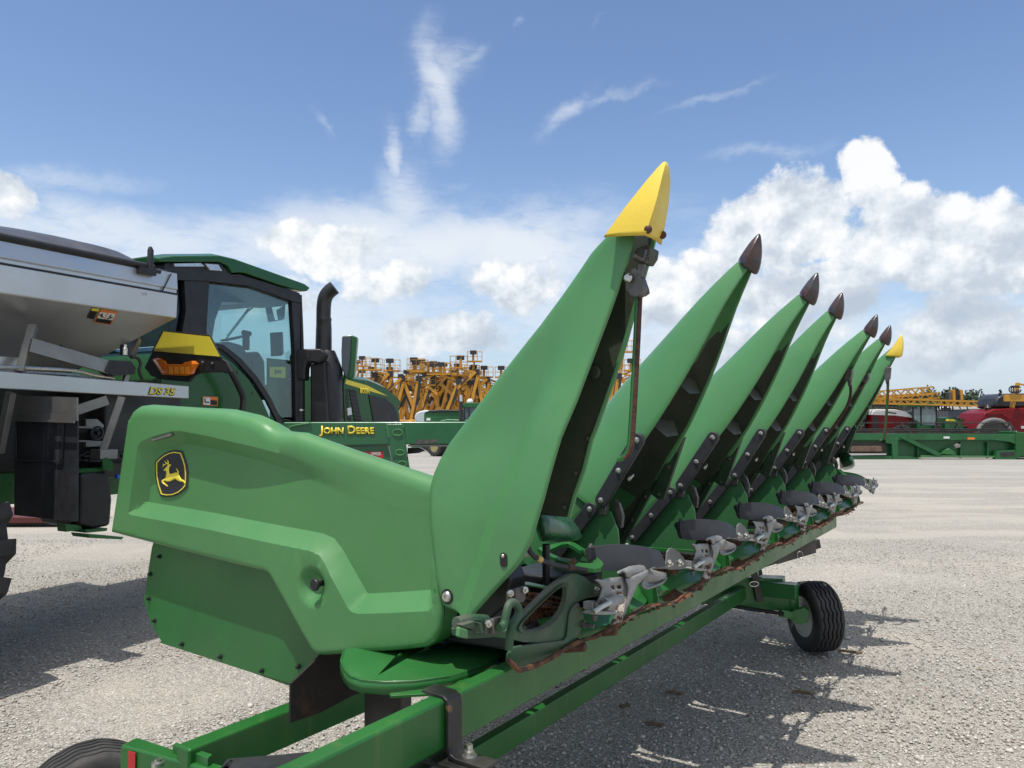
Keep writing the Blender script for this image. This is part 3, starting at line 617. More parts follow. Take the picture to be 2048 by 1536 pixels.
# ---- inner snouts
PRF = [((.507, 2.185), (.470, 2.215), .026), ((.497, 2.163), (.452, 2.208), .034), ((.432, 2.06), (.306, 2.085), .068), ((.362, 1.91), (.188, 1.97), .105), ((.295, 1.79), (.066, 1.862), .135), ((.19, 1.62), (-.054, 1.75), .178), ((.09, 1.49), (-.16, 1.64), .205), ((0, 1.345), (-.28, 1.50), .225), ((-.03, 1.31), (-.33, 1.47), .228)]
PIV = (-.02, 1.33)
def inner_snout(n, rot, yellow=False, halfw=1.0, label=None):
    tc = n * ROW + .225; ca, sa = math.cos(rot), math.sin(rot)
    def Q(s, t, z):
        ds, dz = s - PIV[0], z - PIV[1]; return HP(PIV[0] + ds * ca - dz * sa, t, PIV[1] + ds * sa + dz * ca)
    def tcz(z): return tc - .055 * sm(1.45, 2.1, z)
    rings = []
    for (E, Rg, hw) in PRF:
        hw *= halfw; ring = []
        for k, w in [(0, 1), (.12, 1.0), (.35, .95), (.58, .80), (.78, .58), (.92, .32), (1.0, 0)]:
            ring.append((E[0] + (Rg[0] - E[0]) * k, -w * hw, E[1] + (Rg[1] - E[1]) * k))
        ring += [(s, -t, z) for s, t, z in ring[:-1][::-1]]
        rings.append([Q(s, tcz(z) + t, z) for s, t, z in ring])
    mb = MB(); mb.loft(rings, False, False)
    sn = mb.build('snout', GP, HD, ang=60, solid=.008, sub=1)
    if label: sn['label'] = label
    # dark moulded liner just inside the shell
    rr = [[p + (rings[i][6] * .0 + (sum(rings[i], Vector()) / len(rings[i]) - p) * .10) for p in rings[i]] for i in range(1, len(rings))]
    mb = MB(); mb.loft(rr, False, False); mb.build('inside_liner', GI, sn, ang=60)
    # stiffening webs
    for k, zc in ((.42, 1.78), (.62, 1.62)):
        a, b_ = Q(.28 - .18 * (1.9 - zc), tcz(zc) + .02, zc), None
        E = Q(.295 - (1.79 - zc) * .62 - .05, tcz(zc), zc + .02)
        mb = MB(); mb.prism([E - L * .11 * halfw, E + L * .13 * halfw, E + L * .12 * halfw + F * .02 - UP * .05, E - L * .02 + F * .03 - UP * .055], F * -.012 + UP * .01); mb.build('web', GI, sn)
    # rubber wear strip on the near edge with its three bolts
    def strip(p, q, t, name='wear_strip', w=.052, par=sn, mat=RUB, nb=3, bolts=True):
        p = Vector(p); q = Vector(q); d = (q - p).normalized(); nn = Vector((-d.y, d.x)); P = []
        for c, a0 in ((q, -90), (p, 90)):
            for k in range(9):
                a = R(a0 + 180 * k / 8); P.append(c + d * (w / 2) * math.cos(a) + nn * (w / 2) * math.sin(a))
        mb = MB(); mb.prism([Q(x, t, y) for x, y in P], L * .022); st = mb.build(name, mat, par, bevel=.005)
        if bolts:
            for k in range(nb):
                c = p.lerp(q, k / (nb - 1)); c = Q(c.x, t, c.y)
                mb = MB(); mb.lathe(c, -L, [(.011, -.002), (.011, .002), (.0075, .003), (.0075, .008), (.004, .009), (.004, .006), (.001, .006)], 14); mb.build('bolt', ZN, par)
        return st
    tn = n * ROW - .012
    strip((-.003, 1.357), (.142, 1.577), tn)
    # folding joint behind the strip
    mb = MB(); mb.box(HP(-.075, tn + .02, 1.30), F * .08, L * .03, UP * .05); mb.prism([HP(s, tn + .06, z) for s, z in [(.02, 1.36), (.04, 1.345), (.055, 1.30), (.05, 1.255), (.032, 1.25), (.028, 1.29), (.012, 1.33)]], L * .02)
    mb.build('fold_latch', DKM, sn, bevel=.004)
    mb = MB(); mb.tube([HP(.10, tn + .05, 1.45), HP(.115, tn - .01, 1.44)], .006, 8); mb.build('guide_pin', ZN, sn)
    # tip
    if not yellow:
        A_, B_ = Vector((.457, 2.212)), Vector((.524, 2.150)); mid = [((.455, 2.205), (.519, 2.150), .042, 0), ((.465, 2.222), (.530, 2.155), .044, 0), ((.487, 2.252), (.542, 2.19), .038, 0), ((.508, 2.278), (.546, 2.235), .026, 0), ((.526, 2.294), (.544, 2.27), .013, 0), ((.536, 2.300), (.541, 2.295), .004, 0)]
        rg = []
        for a, b_, hw, _ in mid:
            a, b_ = Vector(a), Vector(b_); tt = tcz(2.3); c = []
            for k in range(12):
                an = 2 * math.pi * k / 12; u = .5 - .5 * math.cos(an); w = math.sin(an) * (1.15 if u < .5 else .8); w *= 1 + .18 * math.cos(an * 4)
                p = a.lerp(b_, u); c.append(Q(p.x, tt - w * hw, p.y))
            rg.append(c)
        mb = MB(); mb.loft(rg, True, True); mb.build('snout_tip', TIP, sn, ang=50, sub=1)['label'] = 'worn dark brown claw shaped tip'
    else:
        rg = []; tt = tcz(2.3)
        for a, b_, hw in [((.40, 2.135), (.50, 2.125), .055), ((.402, 2.15), (.518, 2.135), .055), ((.45, 2.20), (.53, 2.19), .042), ((.485, 2.25), (.533, 2.24), .026), ((.51, 2.287), (.53, 2.28), .012), ((.518, 2.30), (.522, 2.30), .003)]:
            a, b_ = Vector(a), Vector(b_); c = []
            for u, w in [(0, 0), (.15, -.8), (.7, -1), (1, -.7), (1, .7), (.7, 1), (.15, .8)]:
                p = a.lerp(b_, u); c.append(Q(p.x, tt + w * hw, p.y))
            rg.append(c)
        mb = MB(); mb.loft(rg, True, False); mb.build('snout_tip', YEL, sn, ang=50, solid=.004)['label'] = 'yellow pointed cap'
    # hood wall seen from inside on the far side, with stepped bolted flange
    tf = n * ROW + (.435 if halfw > .8 else .34)
    fp = [sz(HT(x, y, ROW + .42)) for x, y in [(1369, 874), (1327, 998), (1316, 1000), (1300, 988), (1240, 1098), (1178, 1100), (1165, 1040), (1240, 900), (1290, 850)]]
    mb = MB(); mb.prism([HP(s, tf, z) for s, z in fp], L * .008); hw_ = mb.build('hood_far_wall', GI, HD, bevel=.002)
    fl = [sz(HT(x, y, ROW + .42)) for x, y in [(1369, 874), (1327, 998), (1316, 1000), (1300, 988), (1240, 1098), (1232, 1090), (1284, 992), (1288, 982), (1304, 980), (1355, 872)]]
    mb = MB(); mb.prism([HP(s, tf - .012, z) for s, z in fl], L * .010); mb.build('wall_flange', M('flange%d' % n, (.015, .045, .02), .45, dust=.15) if n == 1 else bpy.data.materials['flange1'], hw_, bevel=.003)
    for x, y in [(1356, 880), (1336, 934), (1316, 989), (1290, 993), (1263, 1041)]:
        s, z = sz(HT(x, y, ROW + .42)); mb = MB(); mb.lathe(HP(s, tf - .012, z), -L, [(.008, 0), (.006, .005), (.001, .006)], 8); mb.build('bolt', DKM, hw_)
    # near hood plate below the fold, and lower wear strip
    t2 = tn + .03
    pp = [(-.10, 1.33), (-.02, 1.325), (.02, 1.315), (.05, 1.25), (.06, 1.14), (.04, 1.04), (-.32, 1.04), (-.33, 1.10)]
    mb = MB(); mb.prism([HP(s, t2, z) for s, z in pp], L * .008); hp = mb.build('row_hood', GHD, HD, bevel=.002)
    mb = MB(); rings = []
    for k in range(7):
        u = k / 6; hw = (tf - t2) / 2; tcen = (tf + t2) / 2; s0, z0 = -.04 - .28 * u, 1.36 - .30 * u * 1.0
        rings.append([HP(s0 - .20 * math.cos(a), tcen - hw * math.sin(a) , z0 + .16 * math.cos(a)) for a in [math.pi / 2 - math.pi * j / 12 for j in range(13)]])
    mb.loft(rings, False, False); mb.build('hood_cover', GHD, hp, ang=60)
    strip((-.237, 1.10), (-.052, 1.322), tn + .004, 'lower_wear_strip', par=hp)
    mb = MB(); mb.lathe(HP(-.275, tn + .02, 1.06), -L + F * .3, [(.014, 0), (.014, .012), (.008, .016), (.001, .016)], 12); mb.build('pivot_bolt', ZN, hp)
    return sn
rots = [0, R(.4), R(-1.2), R(1.4), R(-1.6), R(.2), R(.9)]
LBS = {1: 'second snout from the near end, tall with a worn brown tip', 2: 'third snout from the near end with a worn brown tip', 3: 'middle snout of the seven, tucked close behind the third', 4: 'fifth snout from the near end, with a loose crop rod hanging in its mouth', 5: 'last brown tipped snout before the far yellow one', 6: 'farthest snout, narrow with a yellow tip'}
SNS = {}
for n in range(1, 7): SNS[n] = inner_snout(n, rots[n], n == 6, .72 if n == 6 else 1, LBS[n])
# rods carried by the far snouts
t6 = 6 * ROW + .12
rod([(1775, 745), (1774, 800), (1768, 870), (1760, 882)], t6, par=SNS[6], r=.0075)
mb = MB(); mb.prism([HT(x, y, t6 - .02) for x, y in [(1768, 742), (1772, 733), (1782, 735), (1780, 757), (1772, 768), (1769, 755)]], L * .04); mb.tube([HT(1778, 730, t6), HT(1776, 742, t6)], .01, 8); mb.build('rod_hinge', DKM, SNS[6], bevel=.004)
t4 = 4 * ROW + .20
rod([(1700, 770), (1700, 790), (1692, 815), (1672, 845), (1656, 868)], t4, par=SNS[4], mats=(RDK, RDK), r=.0065)
mb = MB(); mb.prism([HT(x, y, t4 - .03) for x, y in [(1688, 760), (1692, 738), (1704, 738), (1703, 752), (1699, 762)]], L * .06); mb.prism([HT(x, y, t4 - .01) for x, y in [(1694, 756), (1704, 752), (1702, 772), (1696, 773)]], L * .02); mb.build('rod_hinge', DKM, SNS[4], bevel=.004)
t5 = 5 * ROW + .20
rod([(1731, 764), (1716, 776), (1700, 790), (1676, 820), (1660, 852), (1655, 870)], t5, par=SNS[5], mats=(RDK, RDK), r=.0075)
mb = MB(); mb.prism([HT(x, y, t5 - .03) for x, y in [(1722, 762), (1726, 748), (1737, 745), (1737, 758), (1730, 768)]], L * .06); mb.build('rod_hinge', DKM, SNS[5], bevel=.004)

# ================================================================== row units of the header
def Z5(x, y): return (880 + x / 5.121, 1060 + y / 5.121)             # survey sheet of the near row unit
def Z4(x, y): return (1130 + x / 3.84, 840 + y / 3.84)
# trough, frame beam and bottom sheet that all row units hang from
mb = MB()
mb.prism([HP(s, .09, z) for s, z in [(-1.30, 1.15), (-1.34, 1.15), (-1.34, 1.0), (-1.18, .90), (-.75, .90), (-.55, 1.02), (-.50, 1.02), (-.56, .98), (-.72, .87), (-1.2, .87), (-1.37, .98), (-1.37, 1.18), (-1.30, 1.18)]], L * 4.42)
mb.build('auger_trough', GM, HD)
mb = MB(); mb.box(HP(-.56, .05, .88), F * .16, L * 4.5, UP * .14); mb.build('frame_beam', GM, HD, bevel=.008)
mb = MB(); mb.prism([HP(s, 4.50, z) for s, z in [(-1.55, 1.3), (-.6, 1.3), (-.2, 1.25), (-.15, 1.05), (-.7, .85), (-1.4, .9), (-1.75, 1.1)]], L * .03); mb.build('far_end_sheet', GM, HD)
mb = MB(); mb.tube([HP(-.9, .05, 1.17), HP(-.9, 4.5, 1.17)], .08, 16); ag = mb.build('auger', GM, HD)
mb = MB()
for i in range(96):
    a0 = i * .5; rings = []
    p = HP(-.9, .06 + i * .046, 1.17); q = HP(-.9, .06 + (i + 1) * .046, 1.17); a1 = a0 + .5
    e = lambda a, r, c: c + F * math.cos(a) * r + UP * math.sin(a) * r
    mb.add([e(a0, .08, p), e(a0, .2, p), e(a1, .2, q), e(a1, .08, q)], [(0, 1, 2, 3)])
mb.build('auger_flight', GM, ag, solid=.004)

def shiftL(pts, n): return [p + L * (n * ROW) for p in pts]
def row_nose(n):
    """aluminium gathering nose that stands in front of divider n, with clamp, lever and perforated web"""
    d = L * (n * ROW); s0 = .24
    def P(pts, s=s0): return [HS(*Z4(x, y), s) + d for x, y in pts]
    mb = MB()
    web = [(238, 1232), (262, 1222), (300, 1232), (330, 1218), (440, 1206), (468, 1222), (500, 1262), (508, 1300), (470, 1360), (452, 1420), (430, 1470), (400, 1490), (372, 1480), (330, 1476), (300, 1470), (262, 1440), (256, 1400), (280, 1350), (292, 1290), (262, 1246)]
    holes = [[(345, 1275), (378, 1268), (386, 1300), (368, 1305)], [(398, 1275), (410, 1266), (432, 1268), (440, 1285), (434, 1298), (412, 1300), (400, 1290)], [(392, 1330), (405, 1320), (430, 1324), (442, 1340), (434, 1356), (412, 1354), (398, 1344)]]
    v, f = cdt([(x / 100, y / 100) for x, y in web], .3, [[(x / 100, y / 100) for x, y in h] for h in holes])
    mb.add([HS(*Z4(x * 100, y * 100), s0) + d for x, y in v], f)
    nose = mb.build('gathering_nose', ALU, HD, solid=.007, bevel=0)
    mb = MB()                                                         # curled hook that rolls over the top
    for k in range(2):
        pass
    prof = [(412, 1184), (420, 1170), (440, 1164), (458, 1178), (466, 1204), (500, 1222)]
    a = P(prof, s0 + .012); b_ = [p + L * .0 for p in P([(560, 1136), (572, 1128), (600, 1126), (628, 1134), (640, 1150), (650, 1170)], s0 - .02)]
    m_ = [a[i].lerp(b_[i], .5) + UP * .004 for i in range(len(a))]
    mb.loft([a, m_, b_], False, False)
    mb.build('curled_hook', ALU, nose, solid=.007)
    mb = MB(); web2 = [(470, 1220), (500, 1215), (560, 1190), (620, 1165), (640, 1150), (642, 1190), (600, 1225), (560, 1265), (540, 1310), (500, 1400), (482, 1440), (462, 1500), (425, 1512), (436, 1470), (462, 1400), (486, 1340), (492, 1290)]
    v, f = cdt([(x / 100, y / 100) for x, y in web2], .25)
    def dep(x, y): return .012 * math.sin(max(0, min(1, (x * 100 - 460) / 180)) * math.pi)
    mb.add([HS(*Z4(x * 100, y * 100), s0 + .01 + dep(x, y)) + d for x, y in v], f); mb.build('curved_web', ALU, nose, solid=.008)
    r1 = P([(628, 1128), (680, 1150), (730, 1165), (778, 1172)], s0 - .035); r2 = P([(632, 1158), (680, 1172), (730, 1184), (780, 1190)], s0 - .012)
    r3 = P([(625, 1200), (672, 1215), (722, 1222), (778, 1212)], s0 - .010); r4 = P([(600, 1240), (650, 1258), (705, 1252), (768, 1226)], s0 - .028); r5 = P([(588, 1264), (640, 1290), (700, 1270), (752, 1244)], s0 - .020)
    mb = MB(); mb.loft([r1, r2, r3, r4, r5], False, False); mb.build('side_plate', ALU, nose, solid=.006, ang=60)
    mb = MB(); mb.tube(cr(P([(588, 1264), (612, 1286), (640, 1291), (690, 1276), (752, 1246), (778, 1214)], s0 - .016), 3), .0042, 6); mb.build('plate_lip', ALU, nose)
    mb = MB(); c0, c1 = P([(300, 1420), (425, 1375)], s0 + .02)
    mb.tube([c0, c1], .0155, 14); mb.tube([c0, c0 + (c1 - c0) * .12], .019, 14)
    mb.build('clamp_barrel', ALU, nose)
    mb = MB(); a, b_ = P([(218, 1478), (345, 1402)], s0 + .035); mb.tube([a, a.lerp(b_, .5) + UP * .002, b_], .0075, 10)
    mb.build('lever', ZN, nose)
    mb = MB(); mb.prism(P([(130, 1472), (170, 1455), (330, 1462), (335, 1476), (250, 1486), (140, 1482)]), F * .03 - UP * .0); mb.prism(P([(138, 1392), (178, 1384), (262, 1392), (262, 1436), (200, 1446), (138, 1448)], s0 - .02), F * .008)
    mb.prism(P([(150, 1395), (160, 1395), (160, 1450), (150, 1450)], s0 - .01), F * .025); mb.prism(P([(184, 1395), (194, 1395), (194, 1450), (184, 1450)], s0 - .01), F * .025)
    mb.build('clamp_base', ALU, nose, bevel=.001)
    mb = MB(); c = P([(190, 1490)])[0] + F * .015; mb.lathe(c, -UP, [(.009, 0), (.009, .008), (.006, .008), (.006, .016), (.001, .016)], 8); mb.build('bolt', DKM, nose)
    if n < 6:                                                         # flared plate and bolts that carry the ear flap
        mb = MB(); mb.prism(P([(640, 1142), (700, 1120), (765, 1098), (775, 1010), (792, 985), (812, 980), (860, 1010), (905, 1060), (922, 1110), (912, 1140), (880, 1146), (800, 1150), (772, 1142)], s0 + .005), F * .006)
        fp = mb.build('flap_plate', ALD, nose, bevel=.002)
        for x, y in [(795, 1100), (876, 1096)]:
            c = P([(x, y)], s0 + .011)[0]; mb = MB(); mb.lathe(c, F - L * .5, [(.013, 0), (.013, .003), (.008, .004), (.008, .010), (.005, .011), (.005, .02), (.001, .02)], 10); mb.build('bolt', ZN, fp)
        pts = cr([HP(.262, 0, 0) * 0 + q for q in [HS(*Z4(760, 1070), .262), HS(*Z4(640, 1062), .235), HS(*Z4(480, 1060), .19), HS(*Z4(330, 1066), .14), HS(*Z4(215, 1070), .10), HS(*Z4(190, 1072), .09)]], 5)
        up = [0.030, .034, .036, .036, .034, .02]
        rings = []
        for i, p in enumerate(pts):
            u = i / (len(pts) - 1); hh = .024 + .020 * math.sin(math.pi * min(1, u * 1.05)) ** .8; lean = F * -.012
            rings.append([p + d + UP * hh + lean, p + d + UP * .0, p + d - UP * hh * .9 - lean * .5, p + d - UP * hh * .9 - lean * .5 - F * .008, p + d - F * .008, p + d + UP * hh + lean - F * .008])
        mb = MB(); mb.loft(rings, True, True); ef = mb.build('ear_flap', EAR, HD, ang=50)
        mb = MB(); p = HS(*Z4(212, 1000), .12) + d; mb.prism([p + L * x + UP * z for x, z in [(-.02, -.03), (.028, -.03), (.012, .012), (0, .022), (-.012, .01)]], -F * .012)
        mb.lathe(p + UP * .008, F - L * .5, [(.008, 0), (.006, .004), (.001, .005)], 10)
        mb.build('flap_bracket', RUB, ef, bevel=.002)
def row_deck(n):
    """sheet sides, chains and rust edged skid of the row unit between divider n and n + 1"""
    d = L * (n * ROW)
    def Hn(s, t, z): return HP(s, t, z) + d
    # shaped green row side (rounded nose) on each side of the slot
    mb = MB()
    for t0 in (.52, .74):
        mb.prism([Hn(s, t0, z) for s, z in [(-.40, .96), (.14, .965), (.20, .99), (.222, 1.03), (.215, 1.07), (.19, 1.09), (.10, 1.08), (-.40, 1.06)]], L * .008)
    rs = mb.build('row_side', GM, HD, bevel=.002)
    mb = MB(); rings = []
    for s, z in [(.165, 1.078), (.185, 1.05), (.205, 1.03), (.19, 1.0), (.13, .98), (-.2, .97)]:
        rings.append([Hn(s - .03 * abs(math.sin((u - .5) * 2)) ** 2, .53 + .21 * u, z) for u in [k / 8 for k in range(9)]])
    mb.loft(rings, False, False); mb.build('front_pan', GM, rs, solid=.004)
    mb = MB()
    for t0 in (.30,):
        rings = []
        for s, z in [(.160, 1.078), (.180, 1.05), (.205, 1.02), (.17, .99), (-.2, .97)]:
            rings.append([Hn(s - .05 * (1 - u) ** 2, .14 + .38 * u, z + .0 * u) for u in [k / 8 for k in range(9)]])
        mb.loft(rings, False, False)
    mb.build('front_pan', GM, rs, solid=.004)
    # rust edged skid lip
    base = [(.28, 1.028, .245), (.36, 1.036, .25), (.46, 1.043, .25), (.56, 1.043, .25), (.66, 1.036, .245), (.74, 1.02, .235)] if n == 0 else [(-.03, 1.005, .18), (.07, 1.005, .235), (.16, 1.015, .25), (.26, 1.028, .25), (.36, 1.036, .25), (.46, 1.043, .25), (.56, 1.043, .25), (.66, 1.036, .245), (.74, 1.02, .235)]
    pts = cr([Hn(s, t, z) for t, z, s in base], 5); rings = []
    for i, p in enumerate(pts):
        j = .004 * noise.noise(p * 40) + .003 * noise.noise(p * 110); w = (.009 + j * 1.2) * (.35 + .65 * sm(0, .12, i / len(pts))); h = .003 + .35 * j
        rings.append([p + F * .008 + UP * h, p + F * .012 - UP * h * .6, p - UP * (h + .004), p - F * w, p - F * w + UP * h])
    mb = MB(); mb.loft(rings, True, True); mb.build('skid_edge', RST, rs, ang=60)
    # peeling grey foot that ties nose to skid
    c = HS(*Z4(450, 1500), .25) + d; mb = MB()
    rings = [[c + L * x + F * y + UP * z for x, y in ((-w, -.006), (0, .010), (w, -.002), (w, -.012), (-w, -.014))] for z, w in ((.055, .010), (.03, .014), (.0, .022), (-.018, .030))]
    rings = [[p + L * (-.012 * i) for p in r] for i, r in enumerate(rings)]
    mb.loft(rings, True, True); mb.build('skid_foot', PEEL, rs, ang=60)
    # mud and crop residue clinging under the lip
    rr = random.Random(n); mb = MB()
    for k in range(16):
        p = pts[rr.randrange(4, len(pts) - 2)] - UP * .012 + F * rr.uniform(-.004, .012); mb.tube([p, p + Vector((rr.uniform(-.012, .012), rr.uniform(-.012, .012), -rr.uniform(.002, .009)))], [.004, .0015], 5)
    mb.build('caked_mud', RST, rs)['kind'] = 'stuff'
    # slot interior: stalk rolls and gathering chains
    mb = MB(); mb.box(Hn(-.45, .10, .94), F * .55, L * .62, UP * .01); mb.build('deck_underside', BK, rs)
    mb = MB()
    for t0 in (.26, .46): mb.tube([Hn(-.4, t0, .99), Hn(.12, t0, .99), Hn(.2, t0, .985)], [.035, .035, .012], 10)
    mb.build('stalk_roll', RDK, rs)
    for t0 in (.20, .52):
        mb = MB()
        for k in range(22):
            s = -.34 + k * .025
            mb.cbox(Hn(s, t0, 1.085), F * .018, L * .004, UP * .016); mb.cbox(Hn(s, t0 + .028, 1.085), F * .018, L * .004, UP * .016); mb.tube([Hn(s, t0 - .004, 1.085), Hn(s, t0 + .032, 1.085)], .005, 6)
            if k % 5 == 0: mb.cbox(Hn(s, t0 + (.06 if t0 < .3 else -.03), 1.085), F * .03, L * .06, UP * .012)
        mb.build('gathering_chain', RST, rs)
    mb = MB()                                                         # chain run that shows under the flap
    for k in range(15):
        u = k / 14; c = Hn(.115 + .07 * u + .006 * (k % 2), .40 + .34 * u * -1 + .34, 1.095)
        mb.cbox(c, L * .018, F * .006, UP * .007); mb.cbox(c - UP * .016, L * .018, F * .006, UP * .007)
        if k % 2: mb.cbox(c - UP * .008, L * .007, F * .010, UP * .02)
    mb.build('gathering_chain', RST, rs)
    mb = MB(); mb.box(Hn(-.05, .38, 1.06), F * .20, L * .40, UP * .006); mb.build('slot_floor', BK, rs)
    mb = MB(); mb.box(Hn(-.4, .10, 1.055), F * .5, L * .12, UP * .012); mb.box(Hn(-.4, .50, 1.055), F * .5, L * .12, UP * .012); mb.build('deck_plate', DKM, rs, bevel=.002)
for n in range(7): row_nose(n)
for n in range(6): row_deck(n)

# ---- near row unit's cast gathering frame, seen open from the side
s0 = .19
def P5(pts, s=s0): return [HS(*Z5(x, y), s) for x, y in pts]
outc = [(1300, 478), (1340, 452), (1400, 448), (1480, 480), (1560, 545), (1640, 562), (1668, 600), (1666, 645), (1630, 676), (1500, 700), (1410, 735), (1365, 780), (1328, 860), (1312, 1000), (1305, 1085), (1268, 1125), (1150, 1140), (1000, 1152), (860, 1150), (780, 1130), (700, 1110), (560, 1095), (400, 1110), (250, 1112), (160, 1085), (150, 1020), (180, 985), (260, 1015), (400, 1060), (560, 1060), (690, 1030), (730, 985), (800, 915), (900, 815), (1010, 710), (1110, 610), (1200, 535)]
hol = [(1290, 580), (1298, 640), (1288, 720), (1250, 820), (1190, 905), (1120, 965), (1040, 1005), (960, 1025), (880, 1030), (845, 1010), (838, 980), (860, 940), (930, 865), (1020, 775), (1110, 690), (1190, 620), (1250, 582)]
v, f = cdt([(x / 100, y / 100) for x, y in outc], .35, [[(x / 100, y / 100) for x, y in hol]])
mb = MB(); mb.add([HS(*Z5(x * 100, y * 100), s0 - .00025 * max(0, 800 - x * 100) * .3) for x, y in v], f); CF = mb.build('cast_frame', GC, HD, solid=.014, bevel=.004)
big_ = [(cx_ := (x - 1080) * 1.13 + 1080, (y - 820) * 1.13 + 820) for x, y in hol]
mb = MB(); A = P5(hol, s0 + .002); B = P5(big_, s0 + .008); mb.loft([P5(hol, s0 - .012), A, B, P5(big_, s0 - .002)], True, False); mb.build('frame_rib', GC, CF, ang=50)
c = P5([(1590, 617)], s0)[0]; mb = MB(); mb.lathe(c, F - L * .45, [(.012, 0), (.012, .004), (.009, .005), (.009, .013), (.006, .014), (.006, .024), (.001, .024)], 10); mb.build('bolt', ZN, CF)
lowp = [(700, 1270), (770, 1200), (1000, 1165), (1272, 1130), (1306, 1085), (1314, 1000), (1330, 862), (1366, 790), (1420, 745), (1450, 820), (1475, 900), (1445, 960), (1440, 1050), (1390, 1130), (1290, 1205), (1200, 1260), (1100, 1320), (1000, 1372), (900, 1405), (800, 1425), (740, 1370), (690, 1330)]
v, f = cdt([(x / 100, y / 100) for x, y in lowp], .35)
mb = MB(); mb.add([HS(*Z5(x * 100, y * 100), s0 - .012 + .02 * sm(1420, 1150, y * 100)) for x, y in v], f); LP = mb.build('nose_pan', GC, HD, solid=.006)
pts = cr(P5([(694, 1335), (745, 1382), (800, 1428), (900, 1410), (1000, 1376), (1100, 1326), (1200, 1266), (1300, 1200), (1400, 1150), (1500, 1115), (1600, 1085), (1720, 1010), (1830, 930), (1900, 890), (2000, 852)], s0 + .012), 6); rings = []
for i, p in enumerate(pts):
    j = .003 * noise.noise(p * 45) + .0025 * noise.noise(p * 130); w = .008 + j
    rings.append([p + F * w * .7 + UP * w * .7, p + F * w - UP * w * .4, p - UP * w, p - F * w, p + UP * w * .8])
mb = MB(); mb.loft(rings, True, True); mb.build('skid_edge', RST, LP, ang=60)
mb = MB(); c = P5([(1430, 955)], s0 + .0)[0]; q = P5([(1560, 985)], s0 + .04)[0]; dd = (q - c).normalized()
mb.lathe(c, dd, [(.015, 0), (.015, .006), (.011, .006), (.011, .016), (.0065, .017), (.0065, .045), (.001, .046)], 10); mb.build('stud_bolt', DKM, LP)
# shaft, bracket plates and the hooked handles beside it
mb = MB(); mb.tube(cr(P5([(710, 1225), (712, 1120), (735, 985), (790, 890), (806, 830), (790, 775), (745, 742), (705, 770), (680, 850), (662, 940), (640, 985), (605, 1005)], s0 + .03), 4), .0105, 12); mb.build('hooked_handle', GC, HD, ang=60)
mb = MB(); mb.prism(P5([(455, 920), (520, 900), (610, 880), (622, 900), (600, 960), (590, 1050), (560, 1068), (452, 1068)], s0 + .01), F * .006); mb.prism(P5([(505, 905), (520, 903), (520, 1066), (505, 1066)], s0 + .016), F * .012); mb.build('hinge_bracket', DKM, HD, bevel=.003); mb = MB()
mb.prism(P5([(676, 630), (745, 600), (850, 570), (856, 700), (830, 740), (760, 745), (700, 760), (672, 740)], s0 - .02), F * .008); mb.prism(P5([(738, 605), (752, 600), (752, 745), (738, 745)], s0 - .012), F * .012)
br = mb.build('hinge_bracket', DKM, HD, bevel=.003)
for x, y, s in [(488, 958, .205), (715, 648, .18), (862, 612, .18)]:
    c = P5([(x, y)], s)[0]; mb = MB(); mb.lathe(c, F - L * .3, [(.009, 0), (.009, .006), (.005, .007), (.005, .012), (.001, .012)], 8); mb.build('bolt', ZN, br)
mb = MB(); mb.tube(P5([(170, 960), (300, 925), (470, 935)], s0 - .02), .016, 12)
for x in (300, 395): mb.prism(P5([(x, 930), (x + 30, 935), (x + 50, 1040), (x + 20, 1035)], s0 - .01), F * .03)
mb.prism(P5([(160, 960), (290, 920), (300, 985), (240, 1000), (160, 975)], s0 - .01), F * .02)
mb.build('lower_shaft', GC, HD, bevel=.002)
mb = MB(); mb.prism(P5([(150, 1090), (160, 985), (250, 1015), (250, 1110)], s0 + .004), F * .012); mb.build('rubber_stop', GP, HD, bevel=.004)
# side gear housing behind
mb = MB(); mb.prism([HP(s, .05, z) for s, z in [(-.12, 1.27), (.05, 1.27), (.08, 1.20), (.06, 1.13), (.0, 1.08), (-.14, 1.08)]], L * .08); mb.prism([HP(s, .06, z) for s, z in [(-.3, 1.12), (.05, 1.12), (.06, 1.0), (-.3, .98)]], L * .12)
mb.build('gear_housing', BK, HD, bevel=.01)
mb = MB(); mb.prism([HZ(*Z5(x, y), 1.175) for x, y in [(870, 545), (900, 545), (1140, 595), (1130, 615), (1000, 590), (870, 570)]], UP * .004); mb.build('chain_guard', GP, HD)
c = HS(*Z5(1110, 790), .08); mb = MB(); mb.lathe(c, UP, [(.022, -.004), (.022, .002), (.013, .002), (.013, .012), (.007, .013), (.007, .03), (.001, .03)], 12); mb.build('idler_bolt', ZN, HD)
mb = MB()
for k in range(15):
    p = HS(*Z5(880 + k * 28, 640 + k * 5), .10); mb.cbox(p, L * .016, F * .006, UP * .006); mb.cbox(p - UP * .016, L * .016, F * .006, UP * .006)
    if k % 2: mb.cbox(p - UP * .008, L * .006, F * .008, UP * .016)
    p = HS(*Z5(890 + k * 28, 760 + k * 3), .09); mb.cbox(p, L * .02, F * .05, UP * .005); mb.cbox(p - UP * .03, L * .010, F * .01, UP * .05)
mb.build('gathering_chain', RST, HD)
mb = MB(); mb.box(HP(-.1, .12, 1.02), F * .22, L * .35, UP * .01); mb.build('deck_plate', BK, HD)
